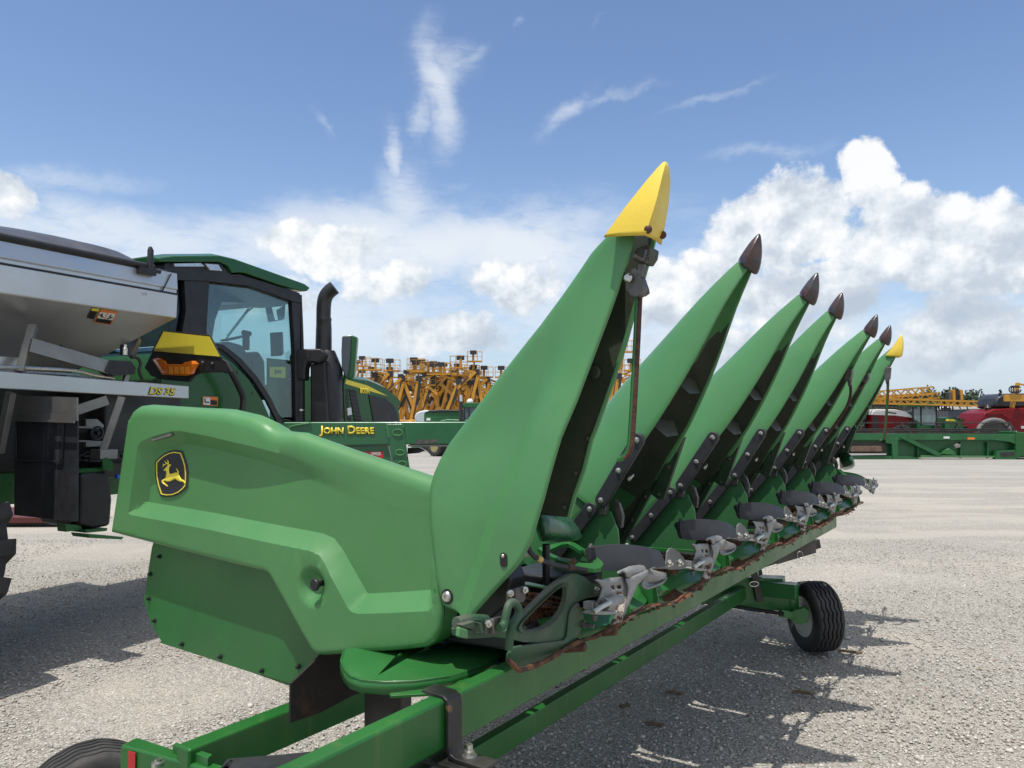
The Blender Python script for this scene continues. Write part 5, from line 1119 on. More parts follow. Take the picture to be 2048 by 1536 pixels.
mb = MB(); o_ = VPp(dg_, .495); cx_, cy_ = 505, 690; i_ = VPp([(cx_ + (x - cx_) * .95, cy_ + (y - cy_) * .955) for x, y in dg_], .495); mb.loft([o_, i_], True, False); mb.build('glass_border', GLD, DG, solid=.002)
mb = MB(); mb.prism([p + VWd * 1.42 for p in VPp([(412, 562), (500, 572), (594, 604), (597, 735), (500, 735), (412, 700)], .50)], VWd * .006); mb.build('far_glass', GLS, SPD)
mb = MB(); fg = [VW(602, 604, .52), VW(602, 604, .52) + VWd * 1.38, VW(604, 840, .52) + VWd * 1.38, VW(604, 840, .52)]; mb.prism(fg, VU * .006); mb.build('windshield', GLS, SPD)
rg_ = [VW(352, 560, .52), VW(352, 560, .52) + VWd * 1.38, VW(352, 690, .52) + VWd * 1.38, VW(352, 690, .52)]
mb = MB(); mb.prism(rg_, VU * .006); mb.build('rear_glass', GLD, SPD)
mb = MB(); mb.prism(VPp([(338, 560), (372, 560), (366, 690), (338, 690)], .515), VWd * .006); mb.build('quarter_glass', GLD, SPD)
# roof: green cap over black liner, lamps
rf = [(316, 516), (345, 512), (440, 511), (470, 518), (560, 550), (610, 568), (621, 576), (612, 583), (600, 581), (560, 570), (490, 546), (478, 545), (464, 546), (456, 532), (440, 524), (346, 524), (318, 524)]
def hfade(px): return px
mb = MB(); A = VPp(rf, .42); Bq = [p + VWd * 1.6 for p in A]
mid1 = [p + VWd * .12 + UP * (.03 if i < 7 else 0) for i, p in enumerate(A)]; mid2 = [p + VWd * 1.48 + UP * (.03 if i < 7 else 0) for i, p in enumerate(A)]
mb.loft([A, mid1, mid2, Bq], True, True); RF = mb.build('roof', GV, SPD, bevel=.012, ang=40)
mb = MB(); mb.prism(VPp([(330, 526), (440, 526), (462, 548), (480, 548), (560, 573), (600, 586), (604, 606), (590, 604), (500, 572), (412, 562), (345, 560), (330, 545)], .45), VWd * 1.52); mb.build('roof_liner', BK, RF, bevel=.006)
for nm, pts in [('work_lamp', [(348, 527), (402, 526), (410, 533), (350, 533)]), ('work_lamp', [(410, 527), (437, 529), (445, 542), (420, 540)]), ('work_lamp', [(595, 570), (608, 568), (604, 580), (592, 577)]), ('work_lamp', [(609, 571), (619, 576), (616, 582), (607, 580)])]:
    mb = MB(); mb.prism(VPp(pts, .425), VWd * .05); mb.build(nm, CHR, RF, bevel=.003)
# inside: seat, column with wheel, monitor, wiper
mb = MB(); mb.prism(VPp([(497, 706), (520, 702), (532, 722), (534, 780), (512, 800), (498, 770)], 1.0), VWd * .4); mb.prism(VPp([(490, 765), (545, 770), (548, 800), (495, 800)], .95), VWd * .5); mb.build('seat', BKP, SPD, bevel=.04, seg=3)
mb = MB(); mb.prism(VPp([(438, 690), (460, 683), (485, 690), (494, 705), (492, 760), (470, 740), (440, 715)], .8), VWd * .5); mb.build('rear_console', BKP, SPD, bevel=.02)
mb = MB(); mb.bar(VW(447, 681, .9), VW(494, 671, .9), .10, .02); mb.tube([VW(486, 665, .9), VW(500, 668, .9)], .03, 8); mb.bar(VW(492, 668, .95), VW(492, 700, .95), .05, .06); mb.build('armrest', BKP, SPD, bevel=.006)
mb = MB(); mb.tube([VW(452, 678, 1.9), VW(496, 622, 1.9), VW(512, 610, 1.9)], .010, 6); mb.tube([VW(455, 672, 1.88), VW(497, 617, 1.88)], .012, 5); mb.build('wiper', BKP, SPD)
mb = MB(); mb.prism(VPp([(533, 608), (540, 606), (545, 620), (550, 640), (560, 641), (556, 620), (568, 612), (566, 640), (540, 644)], 1.5), VWd * .03); mb.bar(VW(568, 608, 1.5), VW(566, 638, 1.5), .02, .03); mb.build('mirror_cluster', BKP, SPD)
mb = MB(); mb.prism(VPp([(560, 664), (566, 664), (568, 708), (562, 712)], .8), VWd * .15); mb.build('display_screen', BKP, SPD, bevel=.004)
mb = MB(); mb.prism(VPp([(414, 570), (500, 578), (568, 600), (566, 613), (505, 606), (446, 604), (432, 640), (424, 690), (412, 690)], 1.0), VWd * .35); mb.build('headliner_shade', BKP, SPD, bevel=.02)  # headliner stretched down the left to stand in for the cab's interior shade
mb = MB(); mb.prism(VPp([(540, 734), (571, 734), (571, 756), (540, 754)], .52), VWd * .01); dc = mb.build('yellow_decal', YTX, SPD)
a = VW(549, 749, .515); text('JoH', a, VU, UP, .055, KTX, 'decal_lettering', dc, .001, small=True, offset=.02)
mb = MB(); mb.prism(VPp([(536, 716), (592, 722), (592, 846), (556, 846), (536, 800)], .60), VWd * .02); mb.build('lower_door_panel', GV, SPD)
# reflector bracket and amber lamp facing back
def VB(pts, s, dw=0): return [VS(x, y, s + .12) for x, y in pts]
br_ = [(288, 735), (305, 702), (440, 716), (452, 722), (463, 744), (400, 745), (386, 752), (376, 764), (330, 760), (302, 752)]
mb = MB(); mb.prism(VB(br_, .05), VU * .03); BRK = mb.build('lamp_bracket', BK, SPD, bevel=.006)
mb = MB(); mb.prism(VB([(324, 660), (420, 670), (443, 716), (302, 704)], .045), VU * .012); mb.build('reflector_frame', BK, BRK, bevel=.003)
mb = MB(); mb.prism(VB([(327, 663), (418, 673), (439, 713), (307, 702)], .04), VU * .004); mb.build('yellow_reflector', YR, BRK)
am = [(311, 719), (322, 716), (332, 722), (336, 728), (374, 729), (380, 724), (392, 722), (399, 728), (388, 748), (378, 752), (330, 750)]
mb = MB(); A = VB(am, .04); c0 = sum(A, Vector()) / len(A); mb.loft([A, [p - VU * .03 for p in A], [c0 + (p - c0) * .85 - VU * .04 for p in A]], True, True); AL = mb.build('amber_lamp', AMB, BRK, bevel=.003)
mb = MB()
for x in (342, 353, 364, 375): mb.prism(VB([(x - 4, 733), (x + 3, 733.5), (x + 3, 748), (x - 4, 747)], -.002), VU * .02)
mb.build('lens_cells', M('orange_cells', (.85, .32, .04), .2, coat=.5), AL)
for x, y in [(318, 736), (406, 725), (425, 727)]:
    mb = MB(); mb.lathe(VS(x, y, .165), -VU, [(.012, 0), (.012, .006), (.006, .012), (.001, .012)], 8); mb.build('bolt', DKM, BRK)
mb = MB(); mb.tube(cr([VW(450, 740, .3), VW(462, 745, .3), VW(478, 775, .3), VW(486, 795, .3), VW(486, 810, .3), VW(483, 828, .3)], 5), .028, 12); mb.build('grab_rail', BKP, SPD)
mb = MB(); mb.prism(VPp([(405, 793), (436, 794), (435, 812), (405, 810)], .455), -VWd * .002); ws = mb.build('warning_sticker', ORG_, CBD)
mb = MB(); mb.prism(VPp([(407, 795), (420, 795.5), (420, 810), (407, 809)], .452), -VWd * .002); mb.build('sticker_panel', WHT, ws)
mb = MB(); mb.prism(VPp([(421, 800), (434, 801), (434, 810.5), (421, 809.5)], .452), -VWd * .002); mb.build('sticker_text', KTX, ws)
mb = MB(); mb.tube([VW(410, 797, .448), VW(410, 804, .448), VW(418, 805, .448)], .006, 5); mb.build('pictogram', KTX, ws)
for x, y in [(476, 745), (506, 786), (524, 830)]:
    mb = MB(); mb.lathe(VW(x, y, .455), -VWd, [(.012, 0), (.008, .006), (.001, .008)], 8); mb.build('bolt', DKM, CBD)
# exhaust stack and air intake beside the cab
def E8(x, y, d=8.25): return PY(x, y, d)
mb = MB(); mb.tube(cr([E8(647, 712), E8(647, 640), E8(648, 608), E8(652, 592), E8(660, 582), E8(669, 575)], 6), .079, 20, True); EX = mb.build('exhaust_pipe', BK, SPD, ang=50)
mb = MB(); mb.lathe(E8(647, 715), UP, [(.078, 0), (.09, .01), (.085, .32), (.079, .40), (.084, .42), (.079, .44)], 24); mb.build('pipe_sleeve', BK, EX)
mb = MB(); mb.lathe(E8(653, 850), UP, [(.17, 0), (.17, .60), (.15, .66), (.09, .80), (.08, .82), (.001, .82)], 28); mb.build('exhaust_canister', BK, EX)
mb = MB(); q = [E8(x, y, 8.0) for x, y in [(620, 728), (650, 722), (656, 850), (620, 850)]]; mb.prism(q, Vector((0, .15, 0))); mb.build('heat_shield', BK, EX, bevel=.02)
mb = MB(); mb.tube([E8(594, 850, 8.0), E8(594, 742, 8.0)], .082, 20); mb.build('intake_pipe', BK, SPD)
mb = MB(); q = [E8(x, y, 7.9) for x, y in [(580, 760), (578, 712), (584, 702), (596, 698), (640, 697), (650, 704), (646, 716), (636, 726), (614, 724), (610, 736), (609, 760)]]; mb.prism(q, Vector((0, .2, 0))); IN = mb.build('intake_hood', BK, SPD, bevel=.02, seg=3)
mb = MB(); mb.prism([E8(x, y, 7.895) for x, y in [(594, 707), (622, 706), (619, 715), (593, 717)]], Vector((0, .01, 0))); mb.build('intake_grille', KTX, IN)
mb = MB(); mb.lathe(E8(594, 761, 8.0), UP, [(.085, 0), (.085, .02)], 20); mb.lathe(E8(594, 822, 8.0), UP, [(.085, 0), (.085, .02)], 20); mb.build('hose_clamps', ZN, SPD)
# wing mirror on its green arm
mb = MB(); mb.prism([E8(x, y, 8.2) for x, y in [(684, 672), (703, 670), (714, 674), (712, 700), (708, 752), (702, 759), (690, 756), (683, 735), (682, 700)]], Vector((0, .10, 0))); MR = mb.build('wing_mirror', GV, SPD, bevel=.015)
mb = MB(); mb.prism([E8(x, y, 8.185) for x, y in [(684, 674), (702, 672), (701, 700), (698, 738), (693, 756), (685, 735), (683, 700)]], Vector((0, .01, 0))); mb.build('mirror_glass', M('mirror_dark', (.02, .02, .025), .06, spec=1), MR)
mb = MB(); mb.tube(cr([E8(694, 735, 8.3), E8(688, 762, 8.35), E8(676, 795, 8.4), E8(664, 845, 8.4)], 5), .022, 10); mb.tube(cr([E8(690, 745, 8.3), E8(687, 790, 8.3), E8(691, 845, 8.4)], 5), .014, 8); mb.build('mirror_arm', GV, MR)
mb = MB(); mb.cbox(E8(699, 823, 8.3), Vector((.04, 0, .01)), Vector((0, .03, 0)), Vector((-.01, 0, .08))); mb.build('side_lamp', CHR, MR)
# engine hood
hd = [(675, 846), (675, 760), (700, 757), (740, 762), (770, 775), (795, 795), (803, 806), (797, 812), (800, 846)]
A = VPp(hd, .86); mb = MB(); B1 = [p + VWd * .10 + (UP * .05 if 1 <= i <= 6 else UP * 0) for i, p in enumerate(A)]; B2 = [p + VWd * 1.0 for p in B1]; B3 = [p + VWd * 1.1 for p in A]
mb.loft([A, B1, B2, B3], True, True); EH = mb.build('engine_hood', GV, SPD, bevel=.015, ang=45)
mb = MB(); mb.prism(VPp([(686, 766), (692, 759), (735, 771), (775, 792), (735, 781)], .855), VWd * .004); mb.build('yellow_stripe', YTX, EH)
for pts in ([(683, 780), (695, 778), (703, 842), (686, 836)], [(698, 778), (712, 780), (724, 845), (710, 843)]):
    mb = MB(); mb.prism(VPp(pts, .853), VWd * .01); gq = mb.build('hood_grille', BK, EH)
    mb = MB()
    for k in range(8):
        u = (k + .5) / 8; P = VPp(pts, .849); mb.tube([P[0].lerp(P[3], u), P[1].lerp(P[2], u)], .006, 4)
    mb.build('grille_slats', KTX, gq)
mb = MB(); mb.prism(VPp([(738, 790), (772, 797), (788, 812), (796, 832), (797, 846), (748, 846)], .85), VWd * .01); mb.build('hood_mesh', BK, EH)
a = VW(720, 787, .85); text('800R', a, VU, UP, .07, YTX, 'model_lettering', EH, .002, offset=.02)
mb = MB(); mb.prism(VPp([(650, 843), (760, 843), (790, 900), (650, 900)], .8), VWd * 1.1); mb.build('engine_frame', BKP, SPD)

# ================================================================== green implement beam with lettering
YB = 7.25
def B_(x, y, d=0): return PY(x, y, YB + d)
IMP = thing('implement_beam', 'long green lettered steel beam with slotted hanger plate, between header and spreader', 'implement', (B_(800, 900).x, YB + .1, 0))
mb = MB(); mb.prism([B_(x, y) for x, y in [(566, 844), (1100, 843), (1100, 889), (816, 889), (566, 895)]], Vector((0, .22, 0))); BM = mb.build('beam', BMG, IMP, bevel=.015)
mb = MB(); mb.prism([B_(x, y, .02) for x, y in [(816, 890), (1100, 890), (1100, 893), (816, 893)]], Vector((0, .20, 0))); mb.build('beam_sole', SSD, IMP)
mb = MB(); mb.prism([B_(x, y, -.012) for x, y in [(772, 848), (806, 848), (808, 856), (812, 889), (823, 960), (792, 960), (778, 889)]], Vector((0, .012, 0))); HPt = mb.build('hanger_plate', BMG, IMP, bevel=.004)
for x, y, rx in [(795, 865, 10), (800, 905, 9), (804, 928, 9)]:
    P = [B_(x + rx * math.cos(a), y + rx * .62 * math.sin(a), -.018) for a in [i * math.pi / 10 for i in range(21)]]; mb = MB(); mb.tube(P, .006, 6, False); mb.build('slot_weld', GP, HPt)
    mb = MB(); mb.prism([B_(x + rx * .9 * math.cos(a), y + rx * .56 * math.sin(a), -.014) for a in [i * math.pi / 10 for i in range(20)]], Vector((0, -.001, 0))); mb.build('slot', GM, HPt)
for x, y in [(789, 916), (815, 916)]:
    mb = MB(); mb.prism([B_(x + a, y + b_, -.014) for a, b_ in [(-1.5, -2), (1, -2), (1, 2), (-1.5, 2)]], Vector((0, -.001, 0))); mb.build('bolt_slot', KTX, HPt)
mb = MB(); mb.tube([B_(773, 850, -.015), B_(778, 875, -.015)], .008, 6); mb.tube([B_(806, 848, -.015), B_(807, 856, -.015)], .008, 6); mb.tube(cr([B_(577, 858, -.01), B_(582, 853, -.01), B_(600, 849, -.01), B_(622, 846, -.01)], 4), .008, 6); mb.build('weld_bead', GP, IMP)
mb = MB(); mb.prism([B_(x, y, .03) for x, y in [(690, 894), (776, 892), (790, 950), (690, 930)]], Vector((0, .1, 0))); SPt = mb.build('side_plate', BMG, IMP)
mb = MB(); mb.prism([B_(x, y, .025) for x, y in [(728, 904), (767, 903), (767, 916), (728, 917)]], Vector((0, -.002, 0))); ds = mb.build('danger_sticker', RDS, SPt)
a = B_(742, 911, .02); text('DANGER', a, (1, 0, 0), UP, .033, WHT, 'sticker_lettering', ds, .001, offset=.02, width=(B_(762, 911, .02) - a).length)
mb = MB(); mb.prism([B_(x, y, .2) for x, y in [(815, 896), (838, 895), (850, 901), (838, 906), (815, 908)]], Vector((0, .1, 0))); mb.build('disc_arm', BKP, IMP)
mb = MB(); mb.prism([B_(x, y, -.002) for x, y in [(832, 879), (875, 879), (875, 885), (832, 889)]], Vector((0, -.003, 0))); mb.build('rub_mark', DKM, BM)
for k, (mat, dz, off, ins) in enumerate([(KTX, 0, .075, 0), (YTX, -.004, .035, .0035)]):
    a = B_(638, 874, -.003 + dz); b_ = B_(749, 873, -.003 + dz)
    text('John Deere', a + Vector((ins, 0, ins)), (1, 0, 0), UP, .112 - 2 * ins, mat, 'beam_lettering', BM, .002, small=True, offset=off, width=(b_ - a).length - 2 * ins)
mb = MB()
mb.cbox((B_(640, 0).x, YB + .12, .75), (.15, 0, 0), (0, .15, 0), (0, 0, 1.5)); mb.cbox((B_(640, 0).x, YB + .12, .05), (.6, 0, 0), (0, .5, 0), (0, 0, .1)); mb.build('rest_stand', GM, IMP)
mb = MB(); mb.cbox((B_(1085, 0).x, YB + .12, .7), (.15, 0, 0), (0, .15, 0), (0, 0, 1.4)); mb.cbox((B_(1085, 0).x, YB + .12, .05), (.6, 0, 0), (0, .5, 0), (0, 0, .1)); mb.build('rest_stand', GM, IMP)

# ================================================================== tractor with cart in the middle distance
YT = 34.0
def T_(x, y, d=0): return PY(x, y, YT + d)
DY = lambda d: Vector((0, d, 0))
TT = thing('far_tractor', 'small green tractor with boxy glazed cab, beyond the lettered beam', 'tractor', (T_(945, 0).x, YT + 1, 0))
mb = MB(); mb.prism([T_(x, y) for x, y in [(925, 809), (932, 805), (975, 806), (984, 811), (984, 815), (925, 815)]], DY(1.7)); mb.build('cab_roof', GBG, TT, bevel=.03)
mb = MB(); mb.prism([T_(x, y, .06) for x, y in [(929, 815), (981, 815), (981, 842), (929, 842)]], DY(1.5)); cb = mb.build('cab_glass', M('far_glass', (.10, .14, .16), .12, spec=.8), TT)
mb = MB()
for x in (928, 938, 964, 981): mb.prism([T_(x - 1.2, 815), T_(x + 1.2, 815), T_(x + 1.2, 843), T_(x - 1.2, 843)], DY(.08))
mb.build('cab_pillars', BK, cb)
mb = MB(); mb.prism([T_(x, y, -.1) for x, y in [(880, 841), (895, 838), (925, 839), (990, 842), (1000, 870), (900, 880), (878, 860)]], DY(1.6)); mb.build('engine_hood', GBG, TT, bevel=.06)
mb = MB(); mb.tube([T_(922, 842, -.2), T_(922, 812, -.2), T_(922, 803, -.2)], .09, 10); ep = mb.build('exhaust_pipe', BK, TT)
mb = MB(); mb.tube([T_(922, 812, -.2), T_(922, 790, -.2)], .06, 10); mb.build('chrome_tip', CHR, ep)
mb = MB(); mb.ball(T_(940, 804, .6), .16, 6); mb.build('gps_dome', WPT, TT)
lug_wheel(T_(874, 893, .4) * 1, Vector((-.6, -.8, 0)), .46, .45, TT, 16); lug_wheel(T_(905, 893, 1.9), Vector((-.6, -.8, 0)), .46, .45, TT, 16)
lug_wheel(Vector((T_(985, 0).x, YT + .3, .85)), Vector((0, -1, 0)), .85, .5, TT, 18)
mb = MB(); mb.prism([T_(x, y, .3) for x, y in [(882, 870), (990, 870), (990, 893), (882, 893)]], DY(1.2)); mb.build('chassis', BKP, TT)
SDr = thing('seed_cart', 'green seed cart with black lid, left of the small far tractor', 'seed cart', (T_(880, 0).x, YT + 5, 0))
mb = MB(); mb.prism([T_(x, y, 4) for x, y in [(848, 826), (858, 822), (926, 822), (926, 850), (848, 850)]], DY(2.2)); bx_ = mb.build('hopper_box', GBG, SDr, bevel=.04)
mb = MB(); mb.prism([T_(x, y, 3.95) for x, y in [(849, 825), (858, 821), (880, 819), (926, 820), (926, 824), (862, 825)]], DY(2.3)); mb.build('lid', BK, SDr, bevel=.04)
mb = MB(); mb.prism([T_(x, y, 3.98) for x, y in [(853, 836), (861, 836), (861, 841), (853, 841)]], DY(-.01)); mb.build('white_decal', WPT, bx_)
mb = MB(); mb.prism([T_(x, y, 4.2) for x, y in [(860, 850), (920, 850), (900, 885), (880, 885)]], DY(1.5)); mb.build('funnel', GBG, SDr)
for x in (868, 915): lug_wheel(Vector((T_(x, 0, 5).x, YT + 5, .6)), Vector((0, -1, 0)), .6, .4, SDr, 14)
PT = thing('poly_tank', 'rounded pale blue poly tank at the left end of the green seed cart', 'tank', (T_(838, 0, 9).x, YT + 9, 0))
mb = MB(); mb.prism([T_(x, y, 8) for x, y in [(829, 832), (832, 826), (840, 822), (852, 820), (862, 822), (862, 848), (834, 846), (829, 840)]], DY(1.8)); mb.build('tank_shell', PTK, PT, bevel=.15, seg=4)
mb = MB(); mb.cbox((T_(846, 0, 9).x, YT + 9, .6), (.9, 0, 0), (0, 1, 0), (0, 0, 1.2)); mb.build('tank_cradle', GBG, PT)

# ================================================================== grey hall far behind
YH = 120.0
def H_(x, y): return PY(x, y, YH)
HL = thing('storage_hall', 'long low grey metal hall behind the rows of yellow lifts', 'building', (H_(860, 0).x, YH + 8, 0))
x0, x1 = H_(560, 0).x, H_(1260, 0).x; zt = H_(700, 794).z
mb = MB(); n = 180
ring = []; 
for k in range(n + 1):
    x = x0 + (x1 - x0) * k / n; ring.append((x, YH + (.12 if k % 2 else 0)))
mb.loft([[Vector((x, y, 0)) for x, y in ring], [Vector((x, y, zt)) for x, y in ring]], False, False)
mb.box((x0, YH + .3, 0), (x1 - x0, 0, 0), (0, 16, 0), (0, 0, zt - .05)); mb.build('wall', GRY, HL)
mb = MB(); mb.prism([(x0, YH - .3, zt), (x0, YH + 8, zt + 1.2), (x0, YH + 16.6, zt), (x0, YH + 16.6, zt - .15), (x0, YH - .3, zt - .15)], (x1 - x0, 0, 0)); mb.build('roof', M('pale_roof', (.5, .5, .5), .4), HL)
for x in (705, 800, 1010):
    mb = MB(); mb.box((H_(x, 0).x, YH - .03, 0), (3.4, 0, 0), (0, .04, 0), (0, 0, 3.6)); mb.build('door', M('hall_door%d' % x, (.42, .43, .44), .5), HL)

# ================================================================== boom lifts
def make_lift(riser, lean, jib, basket_up, flip=1, k=1.0):
    """articulating boom lift, folded for storage; faces along its local x"""
    r = thing('boom_lift', '', 'boom lift', (0, 0, 0)); f = flip
    V = lambda x, y, z: Vector((x * f, y, z)) * k
    mb = MB(); mb.cbox(V(0, 0, .75), V(2.6, 0, 0), V(0, 1.6, 0), V(0, 0, .5)); mb.build('chassis', LFY, r, bevel=.05)
    for x in (-1.0, 1.0):
        for y in (-.95, .95):
            mb = MB(); mb.lathe(V(x, y - .15, .42), (0, 1, 0), [(.2, 0), (.42, .02), (.42, .28), (.2, .3)], 18); mb.build('wheel', LFK, r)
    mb = MB(); mb.cbox(V(-.2, 0, 1.35), V(2.4, 0, 0), V(0, 1.7, 0), V(0, 0, .6)); mb.build('turntable', LFY, r, bevel=.08)
    a = V(-.9, 0, 1.5); b = V(-.9 + lean, 0, riser)
    mb = MB(); mb.bar(a, b, .30, .30); mb.build('lower_boom', LFY, r)
    d = (b - a).normalized()
    mb = MB(); mb.bar(a.lerp(b, .45) + V(.30, -.1, 0), b + V(.22, -.1, .2), .20, .24); cy = mb.build('boom_cylinder', LFK, r)
    mb = MB(); mb.bar(a.lerp(b, .15) + V(.30, -.2, 0), a.lerp(b, .5) + V(.3, -.2, 0), .10, .10); mb.build('cylinder_rod', LFK, cy)
    mb = MB(); mb.cbox(b, V(.5, 0, 0), V(0, .45, 0), V(0, 0, .55)); mb.build('boom_knuckle', LFK, r)
    c = b + V(2.0, 0, -1.7); mb = MB(); mb.bar(b + V(.1, .3, 0), c, .24, .28); mb.bar(b + V(-.1, .25, -.5), c + V(-1.2, .25, -2.4), .26, .28); mb.build('upper_boom', LFY, r)
    mb = MB(); mb.bar(b + V(.35, .25, -.1), b + V(1.5, .25, -1.2), .14, .14); mb.build('lift_cylinder', LFK, r)
    e = b + V(jib[0], 0, jib[1]); mb = MB(); mb.bar(b + V(.1, .1, .0), e, .16, .20); mb.bar(b + V(.3, .1, -.4), e + V(0, .1, -.25), .09, .09); mb.build('jib', LFY, r)
    p = e + V(basket_up[0], 0, basket_up[1])
    mb = MB(); mb.bar(e, p + V(0, 0, .05), .14, .16); mb.build('jib_arm', LFY, r)
    W_, D_, H_b = .80, .4, 1.1; mb = MB(); mb.cbox(p, V(2 * W_, 0, 0), V(0, 2 * D_, 0), V(0, 0, .14)); bk = mb.build('basket', LFY, r)
    mb = MB()
    for z in (.55, 1.1):
        for y in (-D_, D_): mb.tube([p + V(-W_, y, z), p + V(W_, y, z)], .020 * k, 5)
        for x in (-W_, W_): mb.tube([p + V(x, -D_, z), p + V(x, D_, z)], .020 * k, 5)
    for x in (-W_, -W_ / 3, W_ / 3, W_):
        for y in (-D_, D_): mb.tube([p + V(x, y, 0), p + V(x, y, 1.1)], .020 * k, 5)
    mb.build('guard_rail', LFY, bk)
    mb = MB(); mb.cbox(p + V(-.15, -.35, .98), V(.72, 0, 0), V(0, .35, 0), V(0, 0, .44)); mb.build('control_box', LFK, bk, bevel=.03)
    mb = MB(); mb.cbox(p + V(-.15, -.2, .35), V(.2, 0, 0), V(0, .1, 0), V(0, 0, 1.0)); mb.build('mast', LFY, bk)
    return r
YL = 78.0
protoA = make_lift(6.1, .8, (1.2, .15), (.5, .25)); protoB = make_lift(5.6, 1.6, (-1.1, .4), (-.5, .30)); protoC = make_lift(6.0, .6, (.5, 2.0), (.1, .35)); protoD = make_lift(4.8, 1.9, (1.4, .1), (.5, .2))
GL = 'yellow boom lifts packed in rows'
first = {}
def place(pr, bx, by, y, label, sc_=1.0, flip=False, ref=None):
    """stand lift pr on the yard at distance y so that its riser is near column bx"""
    x = (bx - 1024) / FPX * y
    q = dup(pr, (x, y, 0), label, rz=math.pi if flip else 0, scale=sc_) if pr.name in first else pr
    if pr.name not in first:
        first[pr.name] = 1; pr.location = (x, y, 0); pr.rotation_euler = (0, 0, math.pi if flip else 0); pr.scale = (sc_,) * 3
    q['label'] = label; q['group'] = GL; return q
lab = {0: 'yellow articulating boom lift in the front row, tall black cylinder on its riser', 1: 'yellow articulating boom lift in the rear rows, mostly hidden behind others'}
rl = random.Random(5)
place(protoC, 944, 0, 74, 'yellow boom lift whose basket stands highest of all the lifts', .89)
place(protoC, 722, 0, 76, 'yellow boom lift with raised basket, just right of the spreader mirror', .85)
place(protoC, 713, 0, 80, 'yellow boom lift half behind the engine hood, basket below the raised one', .84)
for i, bx in enumerate([750, 762, 776, 797, 806, 818, 838, 852, 866, 880, 892, 905, 918, 934, 950, 962, 975, 990, 1002, 1022, 1046]):
    place([protoA, protoB][i % 2] if i not in (3, 8) else protoD, bx + rl.uniform(-3, 3), 0, 74 + rl.uniform(-2, 2), lab[0], rl.uniform(.93, 1.03), flip=rl.random() < .35)
for i in range(29):
    place([protoB, protoD, protoA][i % 3], 748 + (i % 17) * 19 + (i // 17) * 9 + rl.uniform(-6, 6), 0, rl.uniform(84, 96), lab[1], rl.uniform(.9, 1.08), flip=rl.random() < .5)
for i, (bx, y, sc_, pr) in enumerate([(1243, 70, .96, protoC), (1232, 74, 1.0, protoA), (1248, 80, 1.02, protoB)]):
    place(pr, bx, 0, y, ['yellow boom lift with raised basket seen between the first two snouts', 'yellow boom lift seen low between the first two snouts', 'yellow boom lift behind the pair seen between the first two snouts'][i], sc_, flip=i == 2)

# ================================================================== draper header lying across the yard on the right
YD = 31.6
def D_(x, y, d=0): return PY(x, y, YD + d)
DR = thing('draper_header', 'long low green grain header with black reel, lying across the yard on the right', 'grain header', (D_(1880, 0).x, YD + .8, 0))
def dpoly(name, pts, d, th, mat=GBG, par=DR, bev=.01):
    mb = MB(); mb.prism([D_(x, y, d) for x, y in pts], DY(th)); return mb.build(name, mat, par, bevel=bev)
bp = dpoly('back_sheet', [(1692, 872), (2120, 872), (2120, 915), (1692, 915)], .25, .05)
dpoly('top_beam', [(1690, 867), (2036, 868), (2036, 880), (1690, 880)], 0, .25)
dpoly('bottom_beam', [(1688, 912), (1815, 912), (1850, 918), (2040, 918), (2040, 922), (1845, 922), (1815, 919), (1688, 918)], 0, .3)
dpoly('lower_pipe', [(1842, 911), (1990, 912), (1990, 914), (1842, 914)], -.05, .1, GP)
dpoly('feeder_drum', [(1703, 890), (1766, 890), (1767, 905), (1702, 905)], .05, .25, WRST, bev=.08)
dpoly('feeder_opening', [(1696, 884), (1772, 884), (1772, 911), (1696, 911)], .2, .03, BKP)
dpoly('skid_bar', [(1694, 907), (1773, 907), (1773, 910), (1694, 911)], -.05, .1, SS)
dpoly('feeder_post', [(1772, 878), (1796, 876), (1796, 921), (1786, 921), (1784, 888), (1772, 886)], -.05, .2)
dpoly('diagonal_brace', [(1800, 875), (1812, 873), (1884, 908), (1876, 913)], -.08, .12)
for x in (1835, 1921, 1975): dpoly('rib', [(x, 884), (x + 2.5, 884), (x + 2.5, 916), (x, 916)], .1, .15)
dpoly('tilt_frame', [(1994, 902), (2030, 900), (2036, 921), (1990, 921)], -.06, .2, GBG)
dpoly('tilt_slot', [(2000, 905), (2029, 903), (2029, 912), (2003, 914)], -.07, .01, BKP)
dpoly('gearbox', [(1884, 908), (1888, 902), (1898, 896), (1908, 902), (1914, 910)], 0, .3, GM)
dpoly('end_bracket', [(1990, 880), (2036, 866), (2036, 890), (2020, 884)], -.05, .1)
dpoly('end_shield', [(2032, 862), (2040, 864), (2075, 866), (2120, 870), (2120, 912), (2040, 914), (2032, 921)], -.1, 1.2, GV, bev=.06)
dpoly('orange_marker', [(1935, 875), (1949, 875), (1949, 879), (1935, 879)], -.005, -.01, ORG_, bev=0)
dpoly('white_decal', [(1887, 873), (1899, 873), (1899, 877), (1887, 877)], -.005, -.01, WPT, bev=0)
dpoly('hose_bundle', [(1909, 891), (1916, 887), (1922, 889), (1920, 895), (1911, 896)], -.1, .1, SSD)
rlx0, rlx1 = D_(1640, 0).x, D_(2040, 0).x
mb = MB(); mb.tube([(rlx0, YD + 1.6, D_(0, 860, 1.6).z), (rlx1, YD + 1.6, D_(0, 860, 1.6).z)], .06, 10); RE = mb.build('reel_tube', BKP, DR)
